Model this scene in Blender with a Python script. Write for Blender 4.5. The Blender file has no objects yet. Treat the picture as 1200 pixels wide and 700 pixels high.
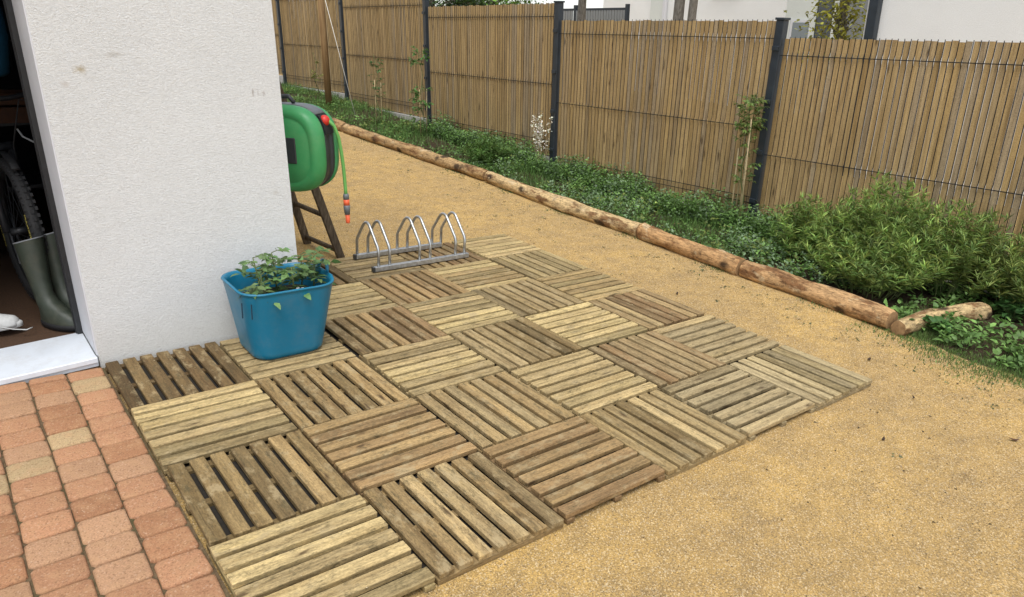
import bpy, bmesh, math, random
import numpy as np
from mathutils import Vector, Matrix, Quaternion
random.seed(7); rng = np.random.default_rng(11)
R = math.radians
S = bpy.context.scene; C = S.collection

# ---------------------------------------------------------------- camera
CAMP = (-0.458, -3.443, 1.490); YAW, PITCH, ROLL = 0.678849, 0.346198, 0.060741
fw = Vector((math.cos(PITCH)*math.sin(YAW), math.cos(PITCH)*math.cos(YAW), -math.sin(PITCH)))
r0 = Vector((math.cos(YAW), -math.sin(YAW), 0)); u0 = r0.cross(fw)
rt = math.cos(ROLL)*r0 + math.sin(ROLL)*u0; up = -math.sin(ROLL)*r0 + math.cos(ROLL)*u0
cam = bpy.data.objects.new('camera', bpy.data.cameras.new('camera')); C.objects.link(cam)
M = Matrix((rt, up, -fw)).transposed().to_4x4(); M.translation = CAMP
cam.matrix_world = M
cam.data.sensor_width = 36; cam.data.lens = 865.24/1200*36
cam.data.clip_start = .05; cam.data.clip_end = 2000
S.camera = cam
S.render.resolution_x, S.render.resolution_y = 1024, 597

# ---------------------------------------------------------------- sky, sun, exposure (overcast)
SUN_EL, SUN_AZ = R(66), R(222)
w = bpy.data.worlds.new('World'); S.world = w; w.use_nodes = True
nt = w.node_tree; nt.nodes.clear()
sky = nt.nodes.new('ShaderNodeTexSky'); sky.sky_type = 'NISHITA'; sky.sun_disc = False
sky.sun_elevation = SUN_EL; sky.sun_rotation = SUN_AZ; sky.dust_density = 1.2; sky.air_density = 1.0; sky.ozone_density = .6
hs = nt.nodes.new('ShaderNodeHueSaturation'); hs.inputs['Saturation'].default_value = .30
bg = nt.nodes.new('ShaderNodeBackground'); bg.inputs['Strength'].default_value = .15
wo = nt.nodes.new('ShaderNodeOutputWorld')
nt.links.new(sky.outputs[0], hs.inputs['Color']); nt.links.new(hs.outputs[0], bg.inputs[0]); nt.links.new(bg.outputs[0], wo.inputs[0])
sl = bpy.data.lights.new('sun', 'SUN'); sl.energy = 1.75; sl.angle = R(38); sl.color = (1, .985, .955)
so = bpy.data.objects.new('sun', sl); C.objects.link(so)
sd = Vector((math.sin(SUN_AZ)*math.cos(SUN_EL), math.cos(SUN_AZ)*math.cos(SUN_EL), math.sin(SUN_EL)))
so.rotation_euler = sd.to_track_quat('Z', 'Y').to_euler()
S.view_settings.view_transform = 'Standard'; S.view_settings.look = 'None'
S.view_settings.exposure = .73; S.view_settings.gamma = 1

# the ground falls gently away from the house: true vertical leans a little against the ground normal
UP = Vector((-.04792, .02382, .99857)).normalized()
TILT = Vector((0, 0, 1)).rotation_difference(UP)
TM = TILT.to_matrix().to_4x4()
def hy(y): return float(np.interp(y, [0, 1.5, 2.8, 4, 5.45, 8, 10.5, 20, 60], [0, .01, .04, .1, .17, .27, .30, .5, .9])) - .04

# ---------------------------------------------------------------- helpers
def link(name, me, mat=None, parent=None):
    o = bpy.data.objects.new(name, me); C.objects.link(o)
    if mat is not None and me is not None and not me.materials: me.materials.append(mat)
    if parent is not None: o.parent = parent
    return o
def bmo(name, bm, mat=None, parent=None, smooth=False):
    me = bpy.data.meshes.new(name); bm.to_mesh(me); bm.free()
    if smooth: me.shade_smooth()
    return link(name, me, mat, parent)
def tag(o, label=None, cat=None, group=None, kind=None):
    if label: o['label'] = label
    if cat: o['category'] = cat
    if group: o['group'] = group
    if kind: o['kind'] = kind
    return o
def thing(name, label, cat, loc=(0, 0, 0), rot=None, group=None):
    o = bpy.data.objects.new(name, None); C.objects.link(o); o.empty_display_size = .1
    o.location = loc
    if rot is not None: o.rotation_mode = 'QUATERNION'; o.rotation_quaternion = rot
    return tag(o, label, cat, group)
def upright(rz=0): return TILT @ Quaternion((0, 0, 1), rz)
def box(bm, a, b, M=None):
    v = [bm.verts.new(Vector((x, y, z)) if M is None else M @ Vector((x, y, z))) for z in (a[2], b[2]) for y in (a[1], b[1]) for x in (a[0], b[0])]
    for f in ((0, 2, 3, 1), (4, 5, 7, 6), (0, 1, 5, 4), (2, 6, 7, 3), (0, 4, 6, 2), (1, 3, 7, 5)):
        bm.faces.new([v[i] for i in f])
    return v
def boxes(name, L, mat, parent=None, bev=0, smooth=False):
    bm = bmesh.new()
    for a, b in L: box(bm, a, b)
    bm.normal_update()
    if bev: bmesh.ops.bevel(bm, geom=bm.edges[:], offset=bev, segments=1, affect='EDGES')
    return bmo(name, bm, mat, parent, smooth)
def chmesh(name, L, W, H, bev, smooth=True, jit=0):
    bm = bmesh.new(); box(bm, (-L/2, -W/2, -H), (L/2, W/2, 0))
    bmesh.ops.bevel(bm, geom=bm.edges[:], offset=bev, segments=1, affect='EDGES')
    if jit:
        for v in bm.verts: v.co += Vector((random.uniform(-jit, jit), random.uniform(-jit, jit), random.uniform(-jit, jit)*.5))
    bmesh.ops.recalc_face_normals(bm, faces=bm.faces)
    me = bpy.data.meshes.new(name); bm.to_mesh(me); bm.free()
    if smooth: me.shade_smooth()
    return me
def tube(bm, pts, rad, n=8, caps=True, flat=1.0, refn=None):
    pts = [Vector(p) for p in pts]; rad = rad if hasattr(rad, '__len__') else [rad]*len(pts)
    rings = []; prev = None
    for i, p in enumerate(pts):
        t = (pts[min(i+1, len(pts)-1)] - pts[max(i-1, 0)]).normalized()
        if prev is None:
            a = Vector(refn) if refn else (Vector((0, 0, 1)) if abs(t.z) < .9 else Vector((1, 0, 0)))
        else: a = prev
        a = (a - t*a.dot(t)).normalized(); b = t.cross(a); prev = a
        rings.append([bm.verts.new(p + (a*math.cos(2*math.pi*k/n) + b*math.sin(2*math.pi*k/n)*flat)*rad[i]) for k in range(n)])
    for i in range(len(rings)-1):
        for k in range(n):
            bm.faces.new((rings[i][k], rings[i][(k+1) % n], rings[i+1][(k+1) % n], rings[i+1][k]))
    if caps:
        bm.faces.new(rings[0][::-1]); bm.faces.new(rings[-1])
    return rings
def tubeo(name, pts, rad, mat, parent=None, n=8, smooth=True, flat=1.0, refn=None):
    bm = bmesh.new(); tube(bm, pts, rad, n, True, flat, refn)
    bmesh.ops.recalc_face_normals(bm, faces=bm.faces)
    return bmo(name, bm, mat, parent, smooth)
def loft(rings, close=True, cap0=True, cap1=True):
    bm = bmesh.new(); R_ = [[bm.verts.new(p) for p in r] for r in rings]; n = len(rings[0])
    for i in range(len(R_)-1):
        for k in range(n if close else n-1):
            bm.faces.new((R_[i][k], R_[i][(k+1) % n], R_[i+1][(k+1) % n], R_[i+1][k]))
    if cap0: bm.faces.new(R_[0][::-1])
    if cap1: bm.faces.new(R_[-1])
    bmesh.ops.recalc_face_normals(bm, faces=bm.faces)
    return bm
def scatter(name, tv, tf, A, T, col, mat, parent=None, smooth=False):
    """many small pieces joined: tv (k,3) template, tf (m,3) tris, A (N,3,3), T (N,3), col (N,3)"""
    tv = np.asarray(tv, float); tf = np.asarray(tf, int); N = len(T); k = len(tv); m = len(tf)
    V = (np.einsum('nij,kj->nki', A, tv) + T[:, None, :]).reshape(-1, 3)
    F = (tf[None] + (np.arange(N)*k)[:, None, None]).reshape(-1)
    me = bpy.data.meshes.new(name)
    me.vertices.add(N*k); me.vertices.foreach_set('co', V.ravel())
    me.loops.add(N*m*3); me.loops.foreach_set('vertex_index', F)
    me.polygons.add(N*m); me.polygons.foreach_set('loop_start', np.arange(0, N*m*3, 3)); me.polygons.foreach_set('loop_total', np.full(N*m, 3))
    me.update()
    ca = me.color_attributes.new('Col', 'FLOAT_COLOR', 'POINT')
    cc = np.ones((N*k, 4)); cc[:, :3] = np.repeat(np.clip(col, 0, 1), k, axis=0); ca.data.foreach_set('color', cc.ravel())
    if smooth: me.shade_smooth()
    me.validate()
    return link(name, me, mat, parent)
def frames(d, n0):
    """rotation matrices whose Y axis is d and whose Z is near n0"""
    d = d/np.linalg.norm(d, axis=1, keepdims=True)
    x = np.cross(d, n0); x /= np.linalg.norm(x, axis=1, keepdims=True)+1e-9
    z = np.cross(x, d)
    return np.stack([x, d, z], axis=2)
LEAF_V = [(0, 0, 0), (-.5, .35, .06), (0, .4, 0), (.5, .35, .06), (-.32, .75, .0), (0, .8, -.04), (.32, .75, 0), (0, 1.08, -.16)]
LEAF_F = [(0, 2, 1), (0, 3, 2), (1, 2, 4), (2, 5, 4), (2, 3, 6), (2, 6, 5), (4, 5, 7), (5, 6, 7)]
NAR_V = [(0, 0, 0), (-.5, .4, .05), (0, .42, -.05), (.5, .4, .05), (0, 1, -.12)]
NAR_F = [(0, 2, 1), (0, 3, 2), (1, 2, 4), (2, 3, 4)]
BLD_V = [(-.5, 0, 0), (.5, 0, 0), (-.35, .5, .06), (.35, .5, .06), (0, 1, .25)]
BLD_F = [(0, 1, 3), (0, 3, 2), (2, 3, 4)]
def leaves(name, P, D, L, W, col, mat, parent=None, tpl=0, up0=(0, 0, 1)):
    P = np.asarray(P, float); D = np.asarray(D, float); N = len(P)
    n0 = np.tile(np.array(up0, float), (N, 1)) + rng.normal(0, .35, (N, 3))
    A = frames(D, n0); A = A*np.stack([W, L, L], axis=1)[:, None, :]
    tv, tf = ((LEAF_V, LEAF_F), (NAR_V, NAR_F), (BLD_V, BLD_F))[tpl]
    return scatter(name, tv, tf, A, P, col, mat, parent)
def vary(c, N, s=.25, hs_=.06):
    c = np.array(c)[None]*np.exp(rng.normal(0, s, (N, 1))); c = c*(1+rng.normal(0, hs_, (N, 3))); return np.clip(c, .002, 1)
def rdir(N, el0, el1):
    a = rng.uniform(0, 2*np.pi, N); e = np.radians(rng.uniform(el0, el1, N))
    return np.stack([np.cos(a)*np.cos(e), np.sin(a)*np.cos(e), np.sin(e)], 1)

# ---------------------------------------------------------------- materials
class Mt:
    def __init__(s, name, col=(.5, .5, .5), rough=.6, metal=0, spec=.5):
        s.m = bpy.data.materials.new(name); s.m.use_nodes = True; s.t = s.m.node_tree; s.n = s.t.nodes
        s.b = s.n['Principled BSDF']; s.b.inputs['Base Color'].default_value = (*col, 1)
        s.b.inputs['Roughness'].default_value = rough; s.b.inputs['Metallic'].default_value = metal
        s.b.inputs['Specular IOR Level'].default_value = spec
        s.c = s.n.new('ShaderNodeTexCoord'); s.h = None
    def lk(s, a, b): s.t.links.new(a, b)
    def map(s, scale=(1, 1, 1), rnd=False, coord='Object', rot=(0, 0, 0)):
        mp = s.n.new('ShaderNodeMapping'); mp.inputs['Scale'].default_value = scale; mp.inputs['Rotation'].default_value = rot
        s.lk(s.c.outputs[coord], mp.inputs['Vector'])
        if rnd:
            oi = s.n.new('ShaderNodeObjectInfo'); ml = s.n.new('ShaderNodeMath'); ml.operation = 'MULTIPLY'; ml.inputs[1].default_value = 317.
            s.lk(oi.outputs['Random'], ml.inputs[0]); s.lk(ml.outputs[0], mp.inputs['Location'])
        return mp.outputs[0]
    def noise(s, vec, scale=5, detail=4, rough=.6, dist=0):
        n = s.n.new('ShaderNodeTexNoise'); n.inputs['Scale'].default_value = scale; n.inputs['Detail'].default_value = detail
        n.inputs['Roughness'].default_value = rough; n.inputs['Distortion'].default_value = dist
        s.lk(vec, n.inputs['Vector']); return n.outputs['Fac']
    def voro(s, vec, scale=5, out='Distance', feat='F1', rand=1):
        n = s.n.new('ShaderNodeTexVoronoi'); n.inputs['Scale'].default_value = scale; n.feature = feat; n.inputs['Randomness'].default_value = rand
        s.lk(vec, n.inputs['Vector']); return n.outputs[out]
    def ramp(s, fac, stops, interp='LINEAR'):
        r = s.n.new('ShaderNodeValToRGB'); r.color_ramp.interpolation = interp; e = r.color_ramp.elements
        while len(e) < len(stops): e.new(.5)
        for i, (p, c) in enumerate(stops):
            e[i].position = p; e[i].color = (*c, 1) if hasattr(c, '__len__') else (c, c, c, 1)
        s.lk(fac, r.inputs[0]); return r.outputs[0]
    def mix(s, fac, a, b, mode='MIX'):
        m = s.n.new('ShaderNodeMix'); m.data_type = 'RGBA'; m.blend_type = mode
        for k, v in ((0, fac), (6, a), (7, b)):
            if hasattr(v, 'is_output') or isinstance(v, bpy.types.NodeSocket): s.lk(v, m.inputs[k])
            else: m.inputs[k].default_value = v if k == 0 else (*v, 1)
        return m.outputs[2]
    def ocol(s):
        return s.n.new('ShaderNodeObjectInfo').outputs['Color']
    def attr(s, n='Col'):
        a = s.n.new('ShaderNodeAttribute'); a.attribute_name = n; return a.outputs['Color']
    def base(s, c): s.lk(c, s.b.inputs['Base Color']); return s
    def rgh(s, c): s.lk(c, s.b.inputs['Roughness']); return s
    def bump(s, h, dist=.01, st=1.):
        b = s.n.new('ShaderNodeBump'); b.inputs['Distance'].default_value = dist; b.inputs['Strength'].default_value = st
        s.lk(h, b.inputs['Height'])
        if s.h is not None: s.lk(s.h, b.inputs['Normal'])
        s.h = b.outputs[0]; s.lk(s.h, s.b.inputs['Normal']); return s

def wood_mat(name, grain=(3, 45, 45), knots=True, mould=.68, bump=.0006, dark=.42, kscale=(4.2, 15, 15)):
    m = Mt(name, rough=.75, spec=.3)
    v = m.map(grain, True); g = m.noise(v, 2.2, 6, .65, .8)
    v2 = m.map(tuple(x*.35 for x in grain), True); g2 = m.noise(v2, 2.0, 3, .5, .6)
    c = m.mix(1, m.ocol(), m.ramp(g, [(.30, dark+.15), (.5, .96), (.70, 1.15)]), 'MULTIPLY')
    c = m.mix(1, c, m.ramp(g2, [(.3, (.72, .68, .62)), (.55, (1, 1, 1)), (.75, (1.12, 1.1, 1.02))]), 'MULTIPLY')
    hf = m.noise(m.map((38, 95, 95), True), 2.0, 5, .75)
    c = m.mix(1, c, m.ramp(hf, [(.34, .62), (.5, 1), (.66, 1.28)]), 'MULTIPLY')
    if 0: c = m.mix(1, c, m.ramp(m.noise(m.map(tuple(x*3.2 if x > 10 else x*1.5 for x in grain), True), 2.0, 3, .6, .4), [(.36, .6), (.5, 1), (.62, 1.15)]), 'MULTIPLY')
    # bleached and mouldy patches of the pressure-treated wood
    v3 = m.map((6, 9, 9), True); p = m.noise(v3, 1.6, 6, .75)
    c = m.mix(m.ramp(p, [(.53, 0), (.64, mould)]), c, (.37, .285, .155))
    c = m.mix(m.ramp(m.noise(m.map((5, 14, 14), True), 2.6, 8, .85), [(.52, 0), (.64, mould*1.3)]), c, (.085, .066, .030))
    if knots:
        kv = m.n.new('ShaderNodeVectorMath'); kv.operation = 'ADD'; m.lk(m.map(kscale, True), kv.inputs[0])
        dn = m.n.new('ShaderNodeTexNoise'); dn.inputs['Scale'].default_value = 3; m.lk(m.map(kscale, True), dn.inputs['Vector']); ds_ = m.n.new('ShaderNodeVectorMath'); ds_.operation = 'SCALE'; ds_.inputs['Scale'].default_value = .35; m.lk(dn.outputs['Color'], ds_.inputs[0]); m.lk(ds_.outputs[0], kv.inputs[1])
        k = m.voro(kv.outputs[0], 1.0)
        c = m.mix(m.ramp(k, [(.0, .9), (.07, .8), (.11, .35), (.19, 0)]), c, (.06, .034, .014))
    m.base(c); m.bump(g, bump, .9); m.bump(p, bump*.8, .5)
    return m.m
M_slat = wood_mat('weathered_deck_wood')
M_batten = wood_mat('batten_wood', knots=False, mould=.3)
M_fslat = wood_mat('fence_wood', grain=(45, 45, 2.2), mould=.15, bump=.0004, dark=.5, kscale=(13, 13, 2.6))
# leaf litter / plants
def leaf_mat(name, trans=.25, rough=.55):
    m = Mt(name, rough=rough, spec=.35); a = m.attr()
    n = m.noise(m.map((1, 1, 1)), 60, 2); c = m.mix(1, a, m.ramp(n, [(.3, .75), (.7, 1.2)]), 'MULTIPLY'); m.base(c)
    tr = m.n.new('ShaderNodeBsdfTranslucent'); mx = m.n.new('ShaderNodeMixShader'); mx.inputs[0].default_value = trans
    m.lk(c, tr.inputs[0]); m.lk(m.b.outputs[0], mx.inputs[1]); m.lk(tr.outputs[0], mx.inputs[2])
    m.lk(mx.outputs[0], m.n['Material Output'].inputs[0]); return m.m
M_leaf = leaf_mat('leaves')
def plain(name, col, rough=.5, metal=0, var=.12, sc=30, bump=0, spec=.5, dirt=0):
    m = Mt(name, col, rough, metal, spec); n = m.noise(m.map((1, 1, 1)), sc, 5, .6)
    c_ = m.ramp(n, [(.3, tuple(c*(1-var) for c in col)), (.7, tuple(min(1, c*(1+var)) for c in col))])
    if dirt:
        c_ = m.mix(m.ramp(m.noise(m.map((1, 1, 1)), 7, 8, .8), [(.48, 0), (.70, dirt)]), c_, (.30, .23, .14))
        c_ = m.mix(m.ramp(m.noise(m.map((1, 1, 1)), 120, 4, .8), [(.60, 0), (.72, dirt*.8)]), c_, (.20, .15, .09))
    m.base(c_)
    m.rgh(m.ramp(n, [(.3, max(0, rough-.08)), (.7, min(1, rough+.1))]))
    if bump: m.bump(n, bump)
    return m.m
M_attr = Mt('small_stones', rough=.85, spec=.3); M_attr.base(M_attr.attr()); M_attr = M_attr.m

# sand
m = Mt('compacted_sand', rough=.95, spec=.15); v = m.map((1, 1, 1))
big = m.noise(v, .9, 5, .6); mid = m.noise(v, 9, 6, .7); fine = m.noise(v, 175, 4, .8); gr = m.voro(v, 240, 'Color')
c = m.mix(m.ramp(big, [(.38, 0), (.62, 1)]), (.50, .322, .108), (.41, .27, .108))
c = m.mix(m.ramp(mid, [(.42, 0), (.64, .85)]), c, (.32, .215, .092))
sc_ = m.noise(m.map((1, 2.6, 1), rot=(0, 0, .6)), 3.3, 6, .75)
c = m.mix(m.ramp(sc_, [(.54, 0), (.66, .55)]), c, (.26, .175, .085))
c = m.mix(m.ramp(sc_, [(.30, .6), (.42, 0)]), c, (.60, .40, .16))
c = m.mix(1, c, m.ramp(fine, [(.36, .45), (.5, 1), (.64, 1.42)]), 'MULTIPLY')  # grain shading put into the colour, dark between the grains
bwg = m.n.new('ShaderNodeRGBToBW'); m.lk(gr, bwg.inputs[0])
c = m.mix(m.ramp(bwg.outputs[0], [(.72, 0), (.82, .45)]), c, (.75, .62, .42))
c = m.mix(m.ramp(bwg.outputs[0], [(.22, .5), (.30, 0)]), c, (.16, .12, .07))
m.base(c); m.bump(mid, .012, .6); m.bump(fine, .004, .9); M_sand = m.m
# soil
m = Mt('bed_soil', rough=.95, spec=.2); v = m.map((1, 1, 1)); a = m.noise(v, 40, 6, .8); b = m.noise(v, 3, 4)
c = m.ramp(a, [(.3, (.018, .012, .007)), (.55, (.06, .04, .022)), (.75, (.14, .10, .06))]); c = m.mix(m.ramp(b, [(.5, 0), (.7, .5)]), c, (.05, .06, .02))
m.base(c); m.bump(a, .02, 1); M_soil = m.m
# stucco
m = Mt('white_roughcast', rough=.9, spec=.2); v = m.map((1, 1, 1)); va = m.map((1, 1, 1.6))
n1 = m.noise(va, 115, 4, .7, 1.2); n2 = m.noise(v, 1.3, 4, .6); n3 = m.noise(v, 420, 2)
c = m.ramp(n2, [(.35, (.735, .745, .74)), (.65, (.775, .785, .78))])
c = m.mix(1, c, m.ramp(n1, [(.36, .86), (.48, .98), (.62, 1.04)]), 'MULTIPLY')
def spot(pos, sx, sz, thr, col, st, c, fr=30):
    mp = m.n.new('ShaderNodeMapping'); mp.vector_type = 'POINT'; mp.inputs['Location'].default_value = (-pos[0]/sx, 0, -pos[1]/sz); mp.inputs['Scale'].default_value = (1/sx, 0, 1/sz)
    m.lk(m.c.outputs['Object'], mp.inputs['Vector'])
    ln = m.n.new('ShaderNodeVectorMath'); ln.operation = 'LENGTH'; m.lk(mp.outputs[0], ln.inputs[0])
    ad = m.n.new('ShaderNodeMath'); ad.operation = 'MULTIPLY_ADD'; ad.inputs[1].default_value = 2.2; m.lk(m.noise(v, fr, 5, .75), ad.inputs[0]); m.lk(ln.outputs['Value'], ad.inputs[2])
    f = m.ramp(ad.outputs[0], [(0, st), (thr-.35 if thr > .35 else 0, st), (thr, 0)]) if False else None
    mr = m.n.new('ShaderNodeMapRange'); mr.inputs['From Min'].default_value = 2.1; mr.inputs['From Max'].default_value = 1.2; mr.inputs['To Min'].default_value = 0; mr.inputs['To Max'].default_value = st
    m.lk(ad.outputs[0], mr.inputs['Value']); return m.mix(mr.outputs[0], c, col)
STAINS = len(m.n)
SPOTS = [((.135, 1.245), .028, .02, (.42, .34, .20), .8), ((.27, 1.30), .05, .012, (.40, .37, .32), .45), ((.07, 1.19), .02, .015, (.5, .42, .36), .35),
         ((.815, 1.125), .006, .022, (.3, .25, .22), .6), ((.838, 1.122), .006, .02, (.3, .25, .22), .6), ((.865, 1.118), .009, .014, (.3, .25, .22), .45), ((.87, .65), .02, .015, (.5, .46, .4), .35)]
for p, sx, sz, cc, st in SPOTS: c = spot(p, sx, sz, 1, cc, st, c)
sx_ = m.n.new('ShaderNodeSeparateXYZ'); m.lk(m.c.outputs['Object'], sx_.inputs[0])
mr = m.n.new('ShaderNodeMapRange'); mr.inputs['From Min'].default_value = .22; mr.inputs['From Max'].default_value = 0; mr.inputs['To Max'].default_value = .3
m.lk(sx_.outputs['Z'], mr.inputs['Value']); c = m.mix(mr.outputs[0], c, (.55, .50, .40))   # splashed dirt at the foot
m.base(c); m.bump(n1, .0065, 1.0); m.bump(n3, .001, .5); M_stucco = m.m
M_smoothw = plain('smooth_white_render', (.60, .61, .64), .7, var=.04, sc=8, bump=.0005)
M_alu = plain('white_sill_paint', (.66, .70, .75), .4, var=.05, sc=6, dirt=.22)
M_black = plain('black_aluminium', (.018, .019, .021), .4, var=.2)
M_anth = plain('anthracite_metal', (.018, .026, .035), .42, var=.2, sc=12)
M_wire = plain('anthracite_wire', (.012, .014, .018), .8, spec=.1)
M_mat = plain('brown_floor_boards', (.075, .038, .018), .85, var=.35, sc=90, bump=.002)
M_navy = plain('dark_blue_plastic', (.002, .03, .06), .5)
M_dark = plain('room_shade_black', (.02, .02, .022), .9)  # near-black, so the wall colour itself carries the room's shade
M_conc = plain('concrete_plinth', (.42, .40, .36), .9, var=.25, sc=25, bump=.002)
M_galv = plain('galvanised_steel', (.50, .51, .51), .38, .85, var=.22, sc=55)
M_green = plain('green_plastic', (.05, .30, .10), .42, var=.07, sc=14, dirt=.14)
M_grey = plain('dark_grey_plastic', (.035, .038, .042), .4, var=.2, sc=14)
M_mgrey = plain('grey_plastic', (.13, .14, .145), .45, var=.12)
M_red = plain('red_plastic', (.62, .035, .02), .4, var=.08)
M_orange = plain('orange_plastic', (.80, .13, .045), .45, var=.08)
M_hose = plain('green_hose_rubber', (.15, .42, .10), .4, var=.06)
M_blue = plain('blue_tub_plastic', (.005, .155, .27), .36, var=.07, sc=5, bump=.0004, dirt=.10)
M_potsoil = plain('potting_soil', (.03, .02, .012), .95, var=.5, sc=90, bump=.01)
M_boot = plain('olive_rubber', (.042, .052, .038), .5, dirt=.12, var=.15)
M_bootin = plain('grey_boot_lining', (.20, .21, .22), .8)
M_rubber = plain('black_rubber', (.012, .012, .013), .7, var=.2)
M_canvas = plain('white_canvas', (.62, .62, .60), .8)
M_yell = plain('yellow_print', (.6, .5, .1), .6)
M_dblue = plain('blue_fabric', (.006, .07, .14), .7)
M_brown = plain('brown_box_wood', (.09, .035, .015), .7, var=.3)
M_oldwood = Mt('old_ladder_wood', rough=.85, spec=.2)
mm = M_oldwood; g = mm.noise(mm.map((30, 30, 5)), 3, 6, .7); mm.base(mm.ramp(g, [(.3, (.035, .026, .018)), (.55, (.10, .075, .05)), (.75, (.2, .16, .11))])); mm.bump(g, .002); M_oldwood = mm.m
M_polewood = Mt('brown_post_wood', rough=.85, spec=.2); mm = M_polewood
g = mm.noise(mm.map((18, 18, 1.2)), 3, 6, .7); mm.base(mm.ramp(g, [(.3, (.17, .10, .045)), (.6, (.28, .18, .085)), (.78, (.34, .23, .12))])); mm.bump(g, .002); M_polewood = mm.m
M_bark = Mt('grey_bark', rough=.95, spec=.2); mm = M_bark
g = mm.noise(mm.map((14, 14, 4)), 4, 8, .7); mm.base(mm.ramp(g, [(.3, (.09, .08, .065)), (.55, (.22, .20, .17)), (.75, (.34, .32, .27))])); mm.bump(g, .02); M_bark = mm.m
M_stem = plain('green_stem', (.10, .13, .04), .7, var=.2)
M_cane = plain('pale_cane', (.42, .33, .18), .7, var=.2)
M_string = plain('white_string', (.7, .68, .62), .8)
# paver
m = Mt('tumbled_paver', rough=.95, spec=.15); v = m.map((1, 1, 1), True); a = m.noise(v, 190, 5, .8); b = m.noise(v, 22, 4, .6)
c = m.mix(1, m.ocol(), m.ramp(a, [(.3, .62), (.5, 1.), (.7, 1.35)]), 'MULTIPLY')
c = m.mix(m.ramp(b, [(.45, 0), (.7, .45)]), c, (.50, .30, .16)); sp = m.voro(v, 210, 'Color'); bw = m.n.new('ShaderNodeRGBToBW'); m.lk(sp, bw.inputs[0])
c = m.mix(m.ramp(bw.outputs[0], [(.80, 0), (.9, .35)]), c, (.62, .45, .32)); c = m.mix(m.ramp(bw.outputs[0], [(.15, .5), (.24, 0)]), c, (.20, .11, .06))
m.base(c); m.bump(a, .004, 1); m.bump(b, .004, .7); M_paver = m.m
m = Mt('joint_sand', rough=1, spec=.1); v = m.map((1, 1, 1)); a = m.noise(v, 60, 6, .8); b = m.noise(v, 7, 4)
c = m.ramp(a, [(.3, (.05, .035, .02)), (.6, (.17, .12, .07)), (.8, (.30, .23, .14))]); c = m.mix(m.ramp(b, [(.5, 0), (.65, .4)]), c, (.06, .08, .03)); m.base(c); m.bump(a, .006); M_joint = m.m
# log
m = Mt('peeled_log', rough=.8, spec=.25); v = m.map((2.5, 14, 14), True); g = m.noise(v, 2.5, 7, .7, .6); p = m.noise(m.map((2.4, 6, 6), True), 1.8, 5, .65)
c = m.mix(1, m.ocol(), m.ramp(g, [(.3, .5), (.52, 1), (.75, 1.3)]), 'MULTIPLY')
c = m.mix(m.ramp(p, [(.50, 0), (.60, .85)]), c, (.15, .065, .024)); k = m.voro(m.map((3.2, 5, 5), True), 1.3)
c = m.mix(m.ramp(k, [(.0, .95), (.16, .85), (.26, 0)]), c, (.028, .017, .010))
c = m.mix(m.ramp(m.noise(m.map((1.2, 20, 20), True), 3.2, 6, .75), [(.56, 0), (.64, .75)]), c, (.06, .032, .016))
c = m.mix(m.ramp(m.noise(m.map((4, 8, 8), True), 1.4, 4, .7), [(.58, 0), (.64, .7)]), c, (.52, .40, .24))
c = m.mix(m.ramp(m.noise(m.map((9, 9, 9), True), 1.5, 6, .8), [(.58, 0), (.66, .6)]), c, (.045, .028, .015))
bx_ = m.noise(m.map((1.0, .8, .8), True), 2.6, 8, .7); c = m.mix(m.ramp(bx_, [(.56, 0), (.66, .85)]), c, (.045, .026, .015))
hf = m.noise(m.map((14, 30, 30), True), 2.2, 6, .8); c = m.mix(1, c, m.ramp(hf, [(.34, .45), (.5, 1), (.66, 1.3)]), 'MULTIPLY')
m.base(c); m.bump(g, .006); m.bump(hf, .006, .8); m.bump(p, .012, .8); M_log = m.m
m = Mt('log_end_grain', rough=.8); v = m.map((1, 1, 1)); g = m.noise(v, 40, 5); m.base(m.ramp(g, [(.3, (.20, .115, .05)), (.7, (.36, .22, .10))])); M_end = m.m

# ================================================================ SETTING
# ground: one sheet, fine near the house, coarse to the horizon
def axis(lo, hi, fl, fh, fine):
    a = list(np.arange(fl, fh+1e-6, fine)); s = fine; x = fl
    while x > lo: s *= 1.5; x -= s; a.insert(0, x)
    s = fine; x = fh
    while x < hi: s *= 1.5; x += s; a.append(x)
    return np.array(a)
def grid_mesh(name, xs, ys, zf, mat):
    X, Y = np.meshgrid(xs, ys); Z = zf(X, Y); nx, ny = len(xs), len(ys)
    V = np.stack([X, Y, Z], -1).reshape(-1, 3)
    i = np.arange((nx-1)*(ny-1)); r, c_ = i//(nx-1), i % (nx-1); a = r*nx+c_
    F = np.stack([a, a+1, a+nx+1, a+nx], 1)
    me = bpy.data.meshes.new(name); me.from_pydata(V.tolist(), [], F.tolist()); me.shade_smooth(); return link(name, me, mat)
def wob(X, Y, f, s):
    return sum(np.sin(X*f*a+b*7+s)*np.cos(Y*f*c_+b*3-s)/(k+1) for k, (a, b, c_) in enumerate([(1, .3, 1.2), (1.9, 1.1, 2.3), (3.7, 2., 3.1), (7.3, .7, 6.9)]))
hyv = np.vectorize(hy)
def zg(X, Y): return hyv(Y) - .006*((X > .03) & (X < 2.97) & (Y > -1.95) & (Y < .95)) - .7*((X < .72) & (X > -4.7) & (Y > .25)) + .0035*wob(X, Y, 2.3, 1)*np.clip((np.hypot(X-1.5, Y+1)-1.2), 0, 1)
g = grid_mesh('ground', axis(-600, 900, -2, 6, .12), axis(-600, 900, -4, 12, .12), zg, M_sand); tag(g, kind='structure')
def zbed(X, Y):
    e = np.clip(np.minimum((X-3.62), np.minimum(5.6-X, Y+2.6))/.25, -1, 1)
    return zg(X, Y) + .022*e + .012*wob(X, Y, 6, 3)*np.clip(e, 0, 1) - .004
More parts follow.
